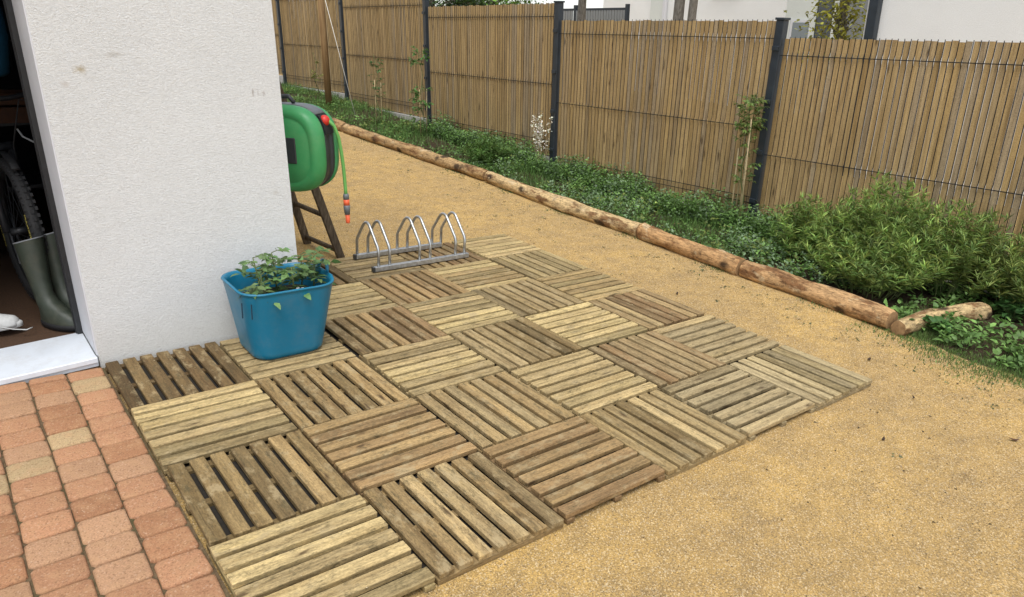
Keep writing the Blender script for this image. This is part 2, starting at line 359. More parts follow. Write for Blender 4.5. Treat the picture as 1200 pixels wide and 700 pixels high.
def bedx(Y): return np.interp(Y, [-3.4, -2.44, -2.1, -1.72, -1.64, -1.2, -.5, .5, 1.1, 2.75, 3.9, 5.3, 12], [3.95, 3.76, 3.76, 3.85, 3.88, 3.92, 3.93, 4.04, 4.03, 4.12, 4.02, 3.9, 3.85])
def zbed(X, Y):
    e = np.clip((X-bedx(Y)-.02)/.2, -1, 1); e = np.minimum(e, np.clip((5.9-X)/.3, -1, 1))
    return zg(X, Y) + .02*e + .012*wob(X, Y, 6, 3)*np.clip(e, 0, 1) - .003
b = grid_mesh('planting_bed', np.arange(3.2, 6.0, .07), np.arange(-3.5, 14, .1), zbed, M_soil); tag(b, kind='structure')
def bed_z(x, y): return float(zbed(np.array([x]), np.array([y]))[0])

# pavers
pv = tag(boxes('brick_paving', [((-2.1, -3.1, -.06), (.0, -.001, -.026))], M_joint), kind='structure')
def paver_mesh(w_, l_, k):
    rd = random.Random(k); c = .0115; ol = []
    for (sx, sy) in ((1, 1), (-1, 1), (-1, -1), (1, -1)):
        a = (sx*(w_/2-c), sy*l_/2); b_ = (sx*w_/2, sy*(l_/2-c)); ol += [b_, a] if sx*sy > 0 else [a, b_]
    j = lambda s: rd.uniform(-s, s)
    base_ = [(x+j(.0022), y+j(.0022)) for x, y in ol]
    rings = [[Vector((x, y, -.045)) for x, y in base_], [Vector((x, y, -.009)) for x, y in base_],
             [Vector((x*.97+j(.001), y*.965+j(.001), -.0022+j(.0012))) for x, y in base_], [Vector((x*.86, y*.84, 0+j(.001))) for x, y in base_]]
    bm = loft(rings, cap0=False); me = bpy.data.meshes.new('paver'); bm.to_mesh(me); bm.free(); me.shade_smooth(); me.materials.append(M_paver); return me
PL = (.132, .118, .124)
PM = {(l, k): paver_mesh(.1365, l-.0055, k*10+i) for i, l in enumerate(PL) for k in range(4)}
pc = 0
for cidx in range(14):
    y = 0.0; cutl = random.choice((.05, .075, .1, .118)); x = -.078 - cidx*.1415
    first = True
    while y > -3.0:
        l = random.choice(PL); sc = 1.
        if first: sc = cutl/l
        l0 = l; l = l*sc; first = False; yy = y - l/2
        if yy - l/2 < -3.08 or pc > 290: break
        o = link('brick', PM[(l0, random.randrange(4))], None, pv); pc += 1; o.scale = (1, sc, 1)
        o.location = (x+random.uniform(-.0015, .0015), yy, -.0155+random.uniform(-.0022, .0022)); o.rotation_euler = (random.uniform(-.012, .012), random.uniform(-.012, .012), random.uniform(-.012, .012)+(math.pi if random.random() < .5 else 0))
        t = random.random()
        cc = (.47, .245, .135) if t < .42 else (.40, .20, .105) if t < .62 else (.49, .285, .165) if t < .87 else (.46, .33, .18)
        f = random.uniform(.80, 1.02); o.color = (cc[0]*f, cc[1]*f, cc[2]*f, 1)
        y -= l

# ================================================================ HOUSE
hs_ = thing('white_house', 'white roughcast house corner with an open doorway beside the brick paving', 'house', (0, 0, 0), TILT)
WX = .945
boxes('wall', [((-.01, .02, -.3), (WX, .38, 2.7)), ((.62, .38, -.3), (WX, 8, 2.7)), ((-5, .02, -.3), (-1.05, .38, 2.7)), ((-1.05, .02, 2.15), (-.01, .38, 2.7)), ((-5, .38, -.3), (-4.7, 8, 2.7)), ((-4.7, 7.7, -.3), (.62, 8, 2.7))], M_stucco, hs_)
boxes('door_reveal', [((-.016, .024, .028), (-.01, .366, 2.15))], M_smoothw, hs_)
boxes('door_sill', [((-1.05, .012, -.02), (-.016, .40, .018)), ((-1.05, .004, .0), (-.016, .03, .026))], M_alu, hs_, bev=.003)
fr = boxes('door_frame', [((-.040, .368, .018), (-.012, .40, 2.15)), ((-1.05, .368, .018), (-1.01, .40, 2.15)), ((-1.01, .368, 2.09), (-.040, .40, 2.15))], M_black, hs_, bev=.003)
boxes('door_seal', [((-.044, .380, .02), (-.0405, .396, 2.09))], M_rubber, fr)
boxes('floor', [((-4.7, .401, -.06), (.61, 7.7, .010))], M_mat, hs_)
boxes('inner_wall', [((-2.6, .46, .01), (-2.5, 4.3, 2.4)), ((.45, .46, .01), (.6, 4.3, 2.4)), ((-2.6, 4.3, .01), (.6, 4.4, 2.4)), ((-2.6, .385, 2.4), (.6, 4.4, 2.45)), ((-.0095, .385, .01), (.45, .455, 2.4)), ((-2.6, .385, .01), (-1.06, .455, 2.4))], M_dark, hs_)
boxes('roof', [((-5.1, -.1, 2.7), (WX+.1, 8.1, 2.9))], M_anth, hs_)

# added black sheet under the tiles, standing in for shade in the slat gaps
M_gapshade = plain('gap_shade_black', (.022, .018, .013), .9, var=.5, sc=60, bump=.002)
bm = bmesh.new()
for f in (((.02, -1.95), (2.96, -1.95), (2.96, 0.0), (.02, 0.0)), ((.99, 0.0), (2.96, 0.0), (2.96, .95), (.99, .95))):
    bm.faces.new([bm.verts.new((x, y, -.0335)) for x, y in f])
tag(bmo('gap_shade_sheet', bm, M_gapshade), kind='structure')
# ================================================================ DECK TILES
SL = [chmesh('slat', .489, .0515, .022, .0032, smooth=False, jit=.0004) for _ in range(6)]
for s in SL: s.materials.append(M_slat)
BT = chmesh('batten', .487, .034, .0190, .002, smooth=False); BT.materials.append(M_batten)
DEV = {(0,0):(-.003,.008),(0,1):(.005,.009),(0,2):(.008,-.001),(0,3):(.009,.004),(1,0):(-.006,-.014),(1,1):(-.022,-.01),(1,2):(-.004,-.003),(1,3):(.002,-.001),(1,4):(-.014,-.01),
 (2,1):(.01,-.003),(2,2):(.004,.01),(2,3):(.012,.016),(2,4):(-.008,.005),(3,-1):(-.012,-.03),(3,0):(.016,-.017),(3,1):(.011,-.001),(3,2):(.01,.002),(3,3):(.014,.005),(3,4):(-.011,-.002),
 (4,-1):(-.02,-.017),(4,0):(-.02,-.002),(4,1):(.01,.018),(4,2):(.022,-.014),(4,4):(-.016,.001),(5,0):(-.02,.006),(5,1):(-.015,.025),(5,2):(.006,.009),(5,4):(.03,-.007),
 (6,-2):(.008,-.023),(6,-1):(-.02,.014),(6,0):(.017,-.02),(6,1):(.011,.03),(6,2):(.002,-.003),(6,3):(-.018,.006),(6,4):(-.013,-.02)}
LT = (.42, .31, .15); LY = (.45, .345, .16); MD = (.33, .225, .10); MG = (.35, .26, .13); BR = (.27, .168, .078); DK = (.150, .093, .038); DO = (.225, .155, .066); WG = (.40, .315, .175)
TONE = {(0,0):(DK,DO,'dark brown'),(0,1):(LT,LY,'pale straw coloured'),(0,2):(DO,MD,'dark olive brown stained'),(0,3):(LY,LT,'light yellowish'),
 (1,0):(LT,MG,'light tan'),(1,1):(MD,DO,'mid brown blotched'),(1,2):(BR,MD,'reddish brown streaked'),(1,3):(MD,MG,'tan brown'),
 (2,-2):(DO,BR,'dull brown'),(2,-1):(LT,LY,'pale straw'),(2,0):(MD,BR,'warm mid brown'),(2,1):(LT,LY,'light cream'),(2,2):(MD,MG,'grey brown'),(2,3):(BR,MD,'rosy brown'),
 (3,-2):(MG,LT,'pale brown'),(3,-1):(MD,BR,'golden brown'),(3,0):(LY,LT,'pale yellow'),(3,1):(MG,DO,'greyish blotched'),(3,2):(LT,LY,'light sandy'),(3,3):(LT,DO,'yellow and olive striped'),
 (4,-2):(BR,DO,'dark reddish brown'),(4,-1):(LY,MD,'pale and brown striped'),(4,0):(MG,DO,'weathered grey brown'),(4,1):(LY,LT,'pale yellow'),(4,2):(MG,BR,'dusky brown'),(4,3):(WG,MG,'greyish tan'),
 (5,-2):(LY,LT,'bleached yellow'),(5,-1):(LT,LY,'bleached straw'),(5,0):(LY,MD,'light yellow'),(5,1):(BR,LT,'brown and straw striped'),(5,2):(LT,WG,'light grey tan'),(5,3):(WG,LY,'bleached grey')}
COLW = ['touching the brick paving', 'second from the brick paving', 'third from the brick side', 'third from the outer edge', 'second from the outer edge', 'outermost of its row']
ROWW = {-2: 'rearmost row under the rack', -1: 'second row from the back', 0: 'row against the house wall', 1: 'next row past the wall', 2: 'second row from the front', 3: 'front row'}
for (i, j), (ca, cb, word) in TONE.items():
    ds = [DEV[k] for k in ((i, j), (i+1, j), (i, j+1), (i+1, j+1)) if k in DEV]
    dx = sum(d[0] for d in ds)/len(ds); dy = sum(d[1] for d in ds)/len(ds)
    vs = (i+j) % 2 == 0
    t = thing('deck_tile', f'{word} deck tile, {COLW[i]}, {ROWW[j]}', 'deck tile',
              ((i+.5)*.5+dx*.9, -(j+.5)*.5+dy*.9, random.uniform(-.0015, .0015)), None, 'square wooden deck tiles laid in a basket pattern')
    t.rotation_euler = (0, 0, random.uniform(-.006, .006)+(math.pi/2 if vs else 0)); t.location.z += .0007*((i*7+j*3) % 5)
    for k in range(7):
        o = link('slat', random.choice(SL), None, t)
        o.location = (random.uniform(-.003, .003), -.2135+k*.07117+random.uniform(-.0015, .0015), random.uniform(-.0012, .0012))
        o.rotation_euler = (random.uniform(-.01, .01), random.uniform(-.0018, .0018), random.uniform(-.004, .004)+random.choice((0, math.pi)))
        q = random.random()**1.3; f = random.choice((.66, .84, .96, 1, 1.07, 1.18))*random.uniform(.93, 1.07); o.color = (*[(a*(1-q)+b_*q)*f for a, b_ in zip(ca, cb)], 1)
    for x in (-.225, 0, .225):
        o = link('batten', BT, None, t); o.location = (x, 0, -.0213); o.rotation_euler = (0, 0, math.pi/2); o.color = (*[v_*.75 for v_ in ca], 1)

# ================================================================ FENCE
FX = 5.2
LEAN = {2: .034, 3: .017}
PY = [-4.95, -2.35, .25, 2.88, 5.64, 8.34, 10.75, 13.35]
TOP = {0: 1.46, 1: 1.566, 2: 1.664, 3: 1.768, 4: 1.865, 5: 1.955, 6: 2.05}
FR = [(.345, .240, .112), (.36, .252, .118), (.33, .228, .104), (.335, .243, .128), (.30, .228, .138), (.365, .255, .118), (.34, .232, .10), (.35, .245, .112)]
fs = [chmesh('slat', .0, 0, 0, 0) for _ in range(0)]
def fslat(k):
    rd = random.Random(k); bm = bmesh.new(); h = 1.62; w_ = .0376; d = .006; n = 4; rings = []
    for q in range(n+1):
        z = h*q/n; b_ = rd.uniform(-.0008, .0008); cx_ = rd.uniform(-.0006, .0006); ww = w_/2+rd.uniform(-.0003, .0003)
        rings.append([Vector((b_-d/2, cx_-ww+.002, z)), Vector((b_-d/2+.001, cx_-ww, z)), Vector((b_+d/2, cx_-ww, z)), Vector((b_+d/2, cx_+ww, z)), Vector((b_-d/2+.001, cx_+ww, z)), Vector((b_-d/2, cx_+ww-.002, z))])
    bm = loft(rings); me = bpy.data.meshes.new('slat'); bm.to_mesh(me); bm.free(); me.materials.append(M_fslat); return me
FS = [fslat(k) for k in range(6)]
WHERE = ['beyond the right edge of view, behind the end of the shrubs', 'wooden slat fence panel behind the green shrubs, white wall glimpsed through its gaps',
         'wooden slat fence panel in the middle, between two dark posts, behind bare canes', 'wooden slat fence panel behind the white flowering stems and young saplings',
         'narrow looking slat fence panel behind the tall brown pole string', 'slat fence panel far back beyond the tall brown pole', 'farthest slat fence panel glimpsed past the house corner']
PSX = {0: 0, 1: 0, 2: .0, 3: -.06, 4: .0, 5: .06, 6: -.05, 7: 0}
for i in range(1, 7):
    y0, y1 = PY[i]+.045, PY[i+1]-.045; x0, x1 = FX+PSX[i], FX+PSX[i+1]; yc = (y0+y1)/2
    zt = TOP[i]; L = y1-y0; ns = int(L/.0462)
    mid = {1: .628, 2: .815, 3: .935, 4: 1.01}.get(i, zt-.9)
    pn = thing('slat_fence', WHERE[i] if i in (1, 2, 3, 4, 5, 6) else WHERE[0], 'fence', ((x0+x1)/2, yc, 0), None, 'wooden slat panels of the garden fence')
    def lev(y): return -.024*(y-yc)
    def ln(y): return LEAN.get(i, 0)+(LEAN.get(i+1, 0)-LEAN.get(i, 0))*(y-y0)/(y1-y0)
    yref = {1: .28, 2: 1.6, 3: 4.4}.get(i, yc)
    off = -.024*(yc-yref)
    for k in range(ns):
        y = y0+(k+.5)*L/ns; x = x0+(x1-x0)*(y-y0)/L
        o = link('slat', random.choice(FS), None, pn)
        zb = zt+off+lev(y)-1.62 + random.uniform(-.006, .006)
        Mx = Matrix.Translation((x-(x0+x1)/2+random.uniform(-.002, .002), y-yc+random.uniform(-.0008, .0008), zb)) @ (Quaternion((1, 0, 0), ln(y)) @ TILT @ Quaternion((0, 0, 1), random.gauss(0, .03)+random.choice((0, math.pi))) @ Quaternion((1, 0, 0), random.uniform(-.0006, .0006))).to_matrix().to_4x4() @ Matrix.Diagonal((1, 1.07 if i > 1 else 1, 1, 1))
        # base sits under the shifted top
        o.matrix_local = Mx 
        cc = random.choice(FR); f = random.uniform(.86, 1.12)*1.12; o.color = (*[q*f for q in cc], 1)
    bm = bmesh.new(); nv = ns-1
    for zz in (zt-.135, mid, zt-1.50):
        for dz in ((0, .05) if zz != mid else (0,)):
            if dz and zz == zt-.135: continue
            p = [Vector((x0-(x0+x1)/2-.016, y0-yc-.02, zz+dz+off+lev(y0)))+UP*0, Vector((x1-(x0+x1)/2-.016, y1-yc+.02, zz+dz+off+lev(y1)))]
            for q in p: q.x += UP.x*(zz+dz-zt+1.62)
            tube(bm, p, .0032, 5)
    for k in range(nv):
        y = y0+(k+1)*L/ns; xx = x0+(x1-x0)*(y-y0)/L-(x0+x1)/2
        def PP(dx_, z): return Vector((xx+dx_+UP.x*(z-zt+1.62), y-yc+(UP.y-ln(y))*(z-zt+1.62), z+off+lev(y)))
        # wire behind the slats, folding forward at the top and middle
        tube(bm, [PP(-.002, zt-1.6), PP(-.002, mid-.035), PP(-.011, mid), PP(-.002, mid+.035), PP(-.002, zt-.175), PP(-.012, zt-.135), PP(-.002, zt-.095), PP(-.002, zt+.010)], .0029, 4, False)
        
    wo_ = bmo('wire_mesh', bm, M_wire, pn)
    # concrete board at the foot
    zb = zt+off-1.62
    bm = bmesh.new(); A = Vector((x0-(x0+x1)/2, y0-yc, 0)); B_ = Vector((x1-(x0+x1)/2, y1-yc, 0))
    vs_ = []
    for P_, yy in ((A, y0), (B_, y1)):
        for dx_ in (-.025, .025):
            for z in (zb+lev(yy)-.35, zb+lev(yy)-.012): vs_.append(bm.verts.new((P_.x+dx_+UP.x*z, P_.y, z)))
    for f in ((0, 1, 5, 4), (2, 6, 7, 3), (1, 3, 7, 5), (0, 4, 6, 2), (0, 2, 3, 1), (4, 5, 7, 6)): bm.faces.new([vs_[q] for q in f])
    bmesh.ops.recalc_face_normals(bm, faces=bm.faces); bmo('plinth', bm, M_conc, pn)
PLAB = {2: 'dark grey metal fence post nearest the green shrubs, beside leafy canes', 3: 'dark grey metal fence post just right of the white flowers', 4: 'dark grey metal fence post behind the leafy staked sapling',
        5: 'dark grey metal fence post where the white string comes down', 6: 'dark grey metal fence post farthest left, just past the house corner', 1: 'dark grey metal fence post at the near end behind the shrubs', 7: 'dark grey metal fence post at the far end'}
for i in range(1, 7):
    zt = max(TOP[i], TOP[i-1])+.04
    t = thing('fence_post', PLAB[i], 'fence post', (FX+PSX[i], PY[i], hy(PY[i])-.1), Quaternion((1, 0, 0), LEAN.get(i, 0)) @ TILT, 'dark metal posts of the garden fence')
    h = zt-(hy(PY[i])-.1)
    boxes('pole', [((-.036, -.036, 0), (.036, .036, h))], M_anth, t, bev=.004)
    boxes('post_cap', [((-.044, -.044, h), (.044, .044, h+.018))], M_anth, t, bev=.003)
    for k in range(4):
        boxes('clip', [((-.052, -.03, .35+k*.42), (-.036, .03, .385+k*.42))], M_anth, t, bev=.002)

# ================================================================ LOGS
def log(pts, r, col, label, seed):
    rd = random.Random(seed); t = bpy.data.objects.new('log', None)
    P = [Vector(p) for p in pts]; n = 64; ring = []; cen = []
    a0 = P[0]; a1 = P[-1]; d = (a1-a0)
    for q in range(n+1):
        s = q/n; p = a0.lerp(a1, s)
        if len(P) == 3: p = p + (P[1]-a0.lerp(a1, .5))*4*s*(1-s)
        cen.append(p)
    ax = d.normalized(); sy = Vector((0, 0, 1)).cross(ax).normalized(); sz = ax.cross(sy)
    ph = [rd.uniform(0, 6.28) for _ in range(6)]
    loc = a0.lerp(a1, .5); Mw = Matrix((ax, sy, sz)).transposed(); Mi = Mw.inverted()
    knots = [(rd.uniform(0, d.length), rd.uniform(0, 6.28), rd.uniform(.04, .09), rd.choice((-.12, .14, .18, -.16))) for _ in range(int(d.length*5)+2)]
    def kb(s, a): return sum(g_*math.exp(-((s-ks)/kw)**2-(((a-ka+math.pi) % (2*math.pi)-math.pi)/.5)**2) for ks, ka, kw, g_ in knots)
    for q, p in enumerate(cen):
        s = q/n*d.length; rr = r*(1+.05*math.sin(s*5+ph[0])+.035*math.sin(s*13+ph[1]))
        if q in (0, n): rr *= .93
        ring.append([Mi @ (p-loc + (sy*math.cos(a)+sz*math.sin(a))*rr*(1+.05*math.sin(a*2+s*3+ph[2])+.04*math.sin(a*5+s*9+ph[3])+rd.uniform(-.022, .022)+kb(s, a))) for a in [k*math.pi/8 for k in range(16)]])
    bm = loft(ring, cap0=False, cap1=False)
    o = bmo('log', bm, M_log, None, True); o.location = loc; o.rotation_mode = 'QUATERNION'; o.rotation_quaternion = Mw.to_quaternion()
    tag(o, label, 'log', 'peeled logs edging the planting bed'); o.color = (*col, 1)
    for e in (0, n):
        bm = bmesh.new(); c0 = bm.verts.new(Mi @ (cen[e]-loc)+Vector((.004 if e else -.004, 0, 0))); vs2 = [bm.verts.new(v_) for v_ in ring[e]]
        for k in range(16): bm.faces.new((c0, vs2[k], vs2[(k+1) % 16]) if e else (c0, vs2[(k+1) % 16], vs2[k]))
        bmo('cut_end', bm, M_end, o, False)
    bpy.data.objects.remove(t)
    return o
def lz(y, r): return hy(y)+r-.012
LR = .066
log([(3.86, 12.3, lz(12.3, LR)), (3.84, 9, lz(9, LR)), (3.87, 5.6, lz(5.6, LR))], .066, (.36, .22, .10), 'farthest pale log of the border, vanishing behind the green hose reel', 1)
log([(3.87, 5.56, lz(5.56, LR)), (3.99, 4.1, lz(4.1, LR)), (4.12, 2.77, lz(2.77, LR))], .064, (.40, .26, .12), 'blotched tan log between the hose reel and the small dark green bush', 2)
log([(4.12, 2.73, lz(2.73, LR)), (4.06, 1.6, lz(1.6, LR)), (4.045, .51, lz(.51, LR))], .066, (.56, .40, .20), 'pale yellow peeled log of the border, in front of the white flowers', 3)
log([(4.04, .49, lz(.49, LR)), (3.99, .0, lz(0, LR)), (3.94, -.55, lz(-.55, LR))], .065, (.46, .27, .12), 'short orange brown log of the border, with a black knot', 4)
log([(3.94, -.57, lz(-.57, LR)), (3.93, -1.1, lz(-1.1, LR)), (3.87, -1.66, lz(-1.66, LR))], .066, (.46, .28, .13), 'reddish brown log in front of the green shrubs', 5)
log([(3.81, -1.728, lz(-1.74, .054)), (4.25, -1.775, lz(-1.8, .056)), (4.64, -1.875, lz(-1.87, .054))], .054, (.50, .36, .18), 'short pale log turned at an angle at the near corner of the bed', 6)

# ================================================================ TUB WITH TOMATO PLANTS
tb = thing('blue_tub', 'blue flexible plastic tub of young tomato plants against the white wall', 'tub', (.735, -.215, .001), Quaternion((0, 0, 1), .0)); tb.scale = (.94, .97, 1)
def rrect(hx, hy_, rc, n=10, cx=0, cy=0):
    out = []
    for sx, sy, a0 in ((1, 1, 0), (-1, 1, 90), (-1, -1, 180), (1, -1, 270)):
        for k in range(n):
            a = R(a0+90*k/(n-1)); out.append((cx+sx*(hx-rc)+math.cos(a)*rc, cy+sy*(hy_-rc)+math.sin(a)*rc))
    return out
def tubring(s, inner=0):
    hx = .178+(.238-.178)*s - inner; hy_ = .155+(.198-.155)*s - inner
    z = .345*s; P = rrect(hx, hy_, .085+.02*s)
    out = []
    for x, y in P:
        zz = z; ex = x
        if s > .8:
            w_ = max(0, 1-(abs(y)/.115)**2)*(s-.8)/.2
            if x > 0: zz += .025*w_; ex += .004*w_
            else: zz += .032*w_; ex -= .022*w_
        out.append(Vector((ex, y, zz)))
    return out
rs = [[v_*1 for v_ in tubring(0)]]; rs[0] = [Vector((v_.x*.93, v_.y*.92, 0)) for v_ in rs[0]]
rs += [tubring(s) for s in (.045, .1, .25, .4, .55, .7, .8, .87, .93, .97)] 
rim = [Vector((v_.x*1.016, v_.y*1.018, v_.z)) for v_ in tubring(.975)]; rs.append(rim); rs.append([Vector((v_.x*1.016, v_.y*1.018, v_.z)) for v_ in tubring(1.0)])
rs += [tubring(s, .007) for s in (1.0, .93, .8, .6, .55)]
bm = loft(rs); body = bmo('tub_body', bm, M_blue, tb, True)
bm = loft([[Vector((v_.x*.99, v_.y*.99, .24)) for v_ in tubring(.7, .008)]], cap0=False, cap1=True)
bmo('soil', bm, M_potsoil, tb)
hb = [Vector((.232+.008*math.sin(a), .05*math.cos(a)-.01, .358+.042*math.sin(a))) for a in [k*math.pi/8 for k in range(9)]]
tubeo('handle', hb, .009, M_blue, tb, 8)
for (a, b_) in (((-.2365, -.150), .0), ((-.205, -.187), .0)):
    boxes('handle_slot', [((a[0]-.0025, a[1]-.0025, .235), (a[0]+.0025, a[1]+.0025, .305))], M_navy, tb)
boxes('plant_label', [((.03, -.15, .27), (.045, -.148, .335)), ((.056, -.145, .27), (.07, -.143, .33))], M_canvas, tb)
def tomato(x, y, h, seed, label):
    rd = random.Random(seed); t = thing('tomato_plant', label, 'plant', (.735+x*.92, -.215+y, .255), None, 'young tomato plants in the blue tub')
    bm = bmesh.new(); lean = Vector((rd.uniform(-.15, .15), rd.uniform(-.15, .15), 1)).normalized()
    top = lean*h; tube(bm, [(0, 0, -.01), top*.5+Vector((.005, 0, 0)), top], [.0045, .004, .0025], 6)
    P, D, L, W = [], [], [], []
    nl = 9
    for k in range(nl):
        s = .25+.75*k/(nl-1); a = k*2.4+rd.uniform(-.3, .3); el = rd.uniform(.1, .7)
        b0 = top*s; d = Vector((math.cos(a)*math.cos(el), math.sin(a)*math.cos(el), math.sin(el))); ln = rd.uniform(.07, .12)*(1.15-.35*s)
        pts = [b0+d*ln*q+Vector((0, 0, -.35*ln*q*q)) for q in (0, .4, .7, 1)]
        tube(bm, pts, [.0022, .002, .0015, .001], 4, False)
        side = d.cross(Vector((0, 0, 1))).normalized()
        for q, sz in ((.4, .034), (.62, .042), (.82, .038)):
            for sg in (-1, 1):
                P.append(b0+d*ln*q+Vector((0, 0, -.35*ln*q*q))); D.append(side*sg+d*.55+Vector((0, 0, rd.uniform(-.45, .15)))); L.append(sz*rd.uniform(.8, 1.25)); W.append(L[-1]*.62)
        P.append(pts[-1]); D.append(d+Vector((0, 0, -.5))); L.append(.048*rd.uniform(.8, 1.2)); W.append(L[-1]*.62)
    bmo('stem', bm, M_stem, t, True)
    N = len(P); f = leaves('foliage', [tuple(p) for p in P], [tuple(d) for d in D], np.array(L), np.array(W), vary((.11, .19, .065), N, .25), M_leaf, t, 0)
tomato(-.10, -.03, .21, 1, 'tallest tomato plant, at the left of the blue tub')
tomato(-.13, -.08, .14, 2, 'low drooping tomato plant at the front left of the tub')
tomato(.01, .05, .20, 3, 'tomato plant in the middle of the tub, close to the wall')
tomato(.05, -.06, .16, 4, 'tomato plant in the middle front of the tub')
tomato(.13, .02, .18, 5, 'tomato plant at the right of the tub, near the white marker')
tomato(.165, -.04, .19, 6, 'tomato plant leaning over the right handle of the tub')

# ================================================================ BICYCLE RACK
rk = thing('bicycle_rack', 'galvanised steel floor bicycle rack with three pairs of hoops on the deck', 'bicycle rack', (2.0, .72, .006))
YF, YB = -.135, .165
for y, x0, x1 in ((YF, -.355, .375), (YB, -.335, .345)):
    boxes('rail', [((x0, y-.015, 0), (x1, y+.015, .03))], M_galv, rk, bev=.002)
    boxes('end_cap', [((x0-.004, y-.0155, -.0005), (x0+.012, y+.0155, .0305))], M_grey, rk, bev=.002)
for x in (-.315, -.235, -.012, .068, .27, .345):
    p = [(x, YB, .02), (x, YB, .13), (x, YB-.010, .15), (x, YB-.085, .245), (x, YB-.10, .262), (x, YB-.125, .277), (x, YB-.15, .28), (x, YB-.175, .272), (x, YB-.192, .255), (x, YF+.010, .150), (x, YF, .125), (x, YF, .02)]
    tubeo('hoop', p, .0095, M_galv, rk, 10)

# ================================================================ HOSE REEL
RA = R(54); RC = Vector((1.105, .50, .83))
rl = thing('hose_reel', 'green and grey wall mounted garden hose reel behind the house corner', 'hose reel', RC, TILT @ Quaternion((0, 0, 1), -RA))
# local: x = out from the wall, y = thickness (towards -y is the face seen), z up
def profile(sx, sz, n=40, e=3.1):
    out = []
    for k in range(n):
        a = 2*math.pi*k/n; ca, sa = math.cos(a), math.sin(a)
        out.append((math.copysign(abs(ca)**(2/e), ca)*sx, math.copysign(abs(sa)**(2/e), sa)*sz))
    return out
def shell(sg):
    rs = []
    for y, s in ((.050, .985), (.056, 1.0), (.075, .99), (.100, .955), (.118, .89), (.124, .80), (.119, .765), (.119, .74), (.125, .71), (.130, .3)):
        rs.append([Vector((x*s, sg*y, z*s)) for x, z in profile(.250, .232)])
    return loft(rs)
bmo('side_shell', shell(-1), M_green, rl, True); bmo('side_shell', shell(1), M_green, rl, True)
rs = [[Vector((x*s, y, z*s)) for x, z in profile(.250, .232)] for y, s in ((-.052, .955), (-.045, .975), (-.015, .985), (-.012, .97), (.012, .97), (.015, .985), (.045, .975), (.052, .955))]
bmo('drum_band', loft(rs), M_grey, rl, True)
boxes('side_window', [((-.085, -.134, -.066), (.115, -.124, .070))], M_grey, rl, bev=.004)
bm = bmesh.new(); pts = [(x*1.004, z*1.004) for x, z in profile(.25, .232)]
sel = [p for p in pts if p[1] > .17]; sel.sort()
rs = [[Vector((x, y, z)) for y in (-.05, -.03, .03, .05)] for x, z in sel]
bm = loft(rs, close=False, cap0=False, cap1=False); o = bmo('top_cover', bm, M_mgrey, rl, True)
md = o.modifiers.new('s', 'SOLIDIFY'); md.thickness = .006
op = [p for p in [(x*1.012, z*1.012) for x, z in profile(.25, .232, 160)] if p[0] > 0 and .075 < p[1] < .185]; op.sort(key=lambda p: p[1])
o = bmo('hose_opening', loft([[Vector((x, y, z)) for y in (-.042, -.03, .03, .042)] for x, z in op], close=False, cap0=False, cap1=False), M_rubber, rl)
md = o.modifiers.new('s', 'SOLIDIFY'); md.thickness = .006
for z in (-.12, .02): 
    boxes('screw', [((.18, -.112, z), (.19, -.100, z+.008))], M_rubber, rl)
tubeo('carry_handle', [(-.12, 0, .225), (-.10, 0, .262), (.02, 0, .268), (.05, 0, .236)], .012, M_grey, rl, 8)
boxes('wall_bracket', [((-.30, -.05, -.16), (-.245, .05, .16))], M_grey, rl, bev=.006)
bm = bmesh.new(); bmesh.ops.create_uvsphere(bm, u_segments=20, v_segments=14, radius=.029)
BP = Vector((.225, -.004, .150))
bmesh.ops.translate(bm, verts=bm.verts, vec=BP); bmo('stop_ball', bm, M_red, rl, True)
hp = [BP, BP+Vector((.024, .006, -.004)), BP+Vector((.042, .02, -.028)), BP+Vector((.054, .038, -.09)), BP+Vector((.058, .050, -.17)), BP+Vector((.060, .058, -.26)), BP+Vector((.060, .062, -.38)), BP+Vector((.060, .062, -.415))]
tubeo('hose', hp, .0095, M_hose, rl, 10)
e = hp[-1]
tubeo('hose_collar', [e+Vector((0, 0, .012)), e, e-Vector((0, 0, .022))], [.014, .017, .016], M_mgrey, rl, 14)
tubeo('hose_coupling', [e-Vector((0, 0, .020)), e-Vector((0, 0, .055))], [.0165, .017], M_orange, rl, 14)
tubeo('hose_connector', [e-Vector((0, 0, .052)), e-Vector((0, 0, .075)), e-Vector((0, 0, .105))], [.018, .018, .0145], M_mgrey, rl, 14)
tubeo('hose_nozzle', [e-Vector((0, 0, .10)), e-Vector((0, 0, .15)), e-Vector((0, 0, .155))], [.013, .0115, .010], M_orange, rl, 14)

# ================================================================ LADDER
ld = thing('wooden_ladder', 'weathered wooden ladder leaning on the house wall under the hose reel', 'ladder', (1.648, 1.05, -.035))
def LP(y, s): return Vector((-.345*s-.13*y*(1-s), y, 1.0*s))
for y in (0, .43):
    bm = bmesh.new(); d = (LP(y, 1)-LP(y, 0)).normalized(); n_ = Vector((d.z, 0, -d.x))
    v_ = []
    for s in (0, 2.0):
        c_ = LP(y, s)
        for a, b_ in ((-.014, -.026), (.014, -.026), (.014, .026), (-.014, .026)): v_.append(bm.verts.new(c_+Vector((0, a, 0))+n_*b_))
    for f in ((0, 1, 2, 3), (7, 6, 5, 4), (0, 4, 5, 1), (1, 5, 6, 2), (2, 6, 7, 3), (3, 7, 4, 0)): bm.faces.new([v_[q] for q in f])
    bmesh.ops.recalc_face_normals(bm, faces=bm.faces); bmesh.ops.bevel(bm, geom=bm.edges[:], offset=.003, segments=1, affect='EDGES'); bmo('rail', bm, M_oldwood, ld)
for s in (.06, .31, .545, .80, 1.05, 1.3, 1.55, 1.8):
    a = LP(.014, s); b_ = LP(.416, s); tubeo('rung', [a, b_], .019, M_oldwood, ld, 8, flat=.7)

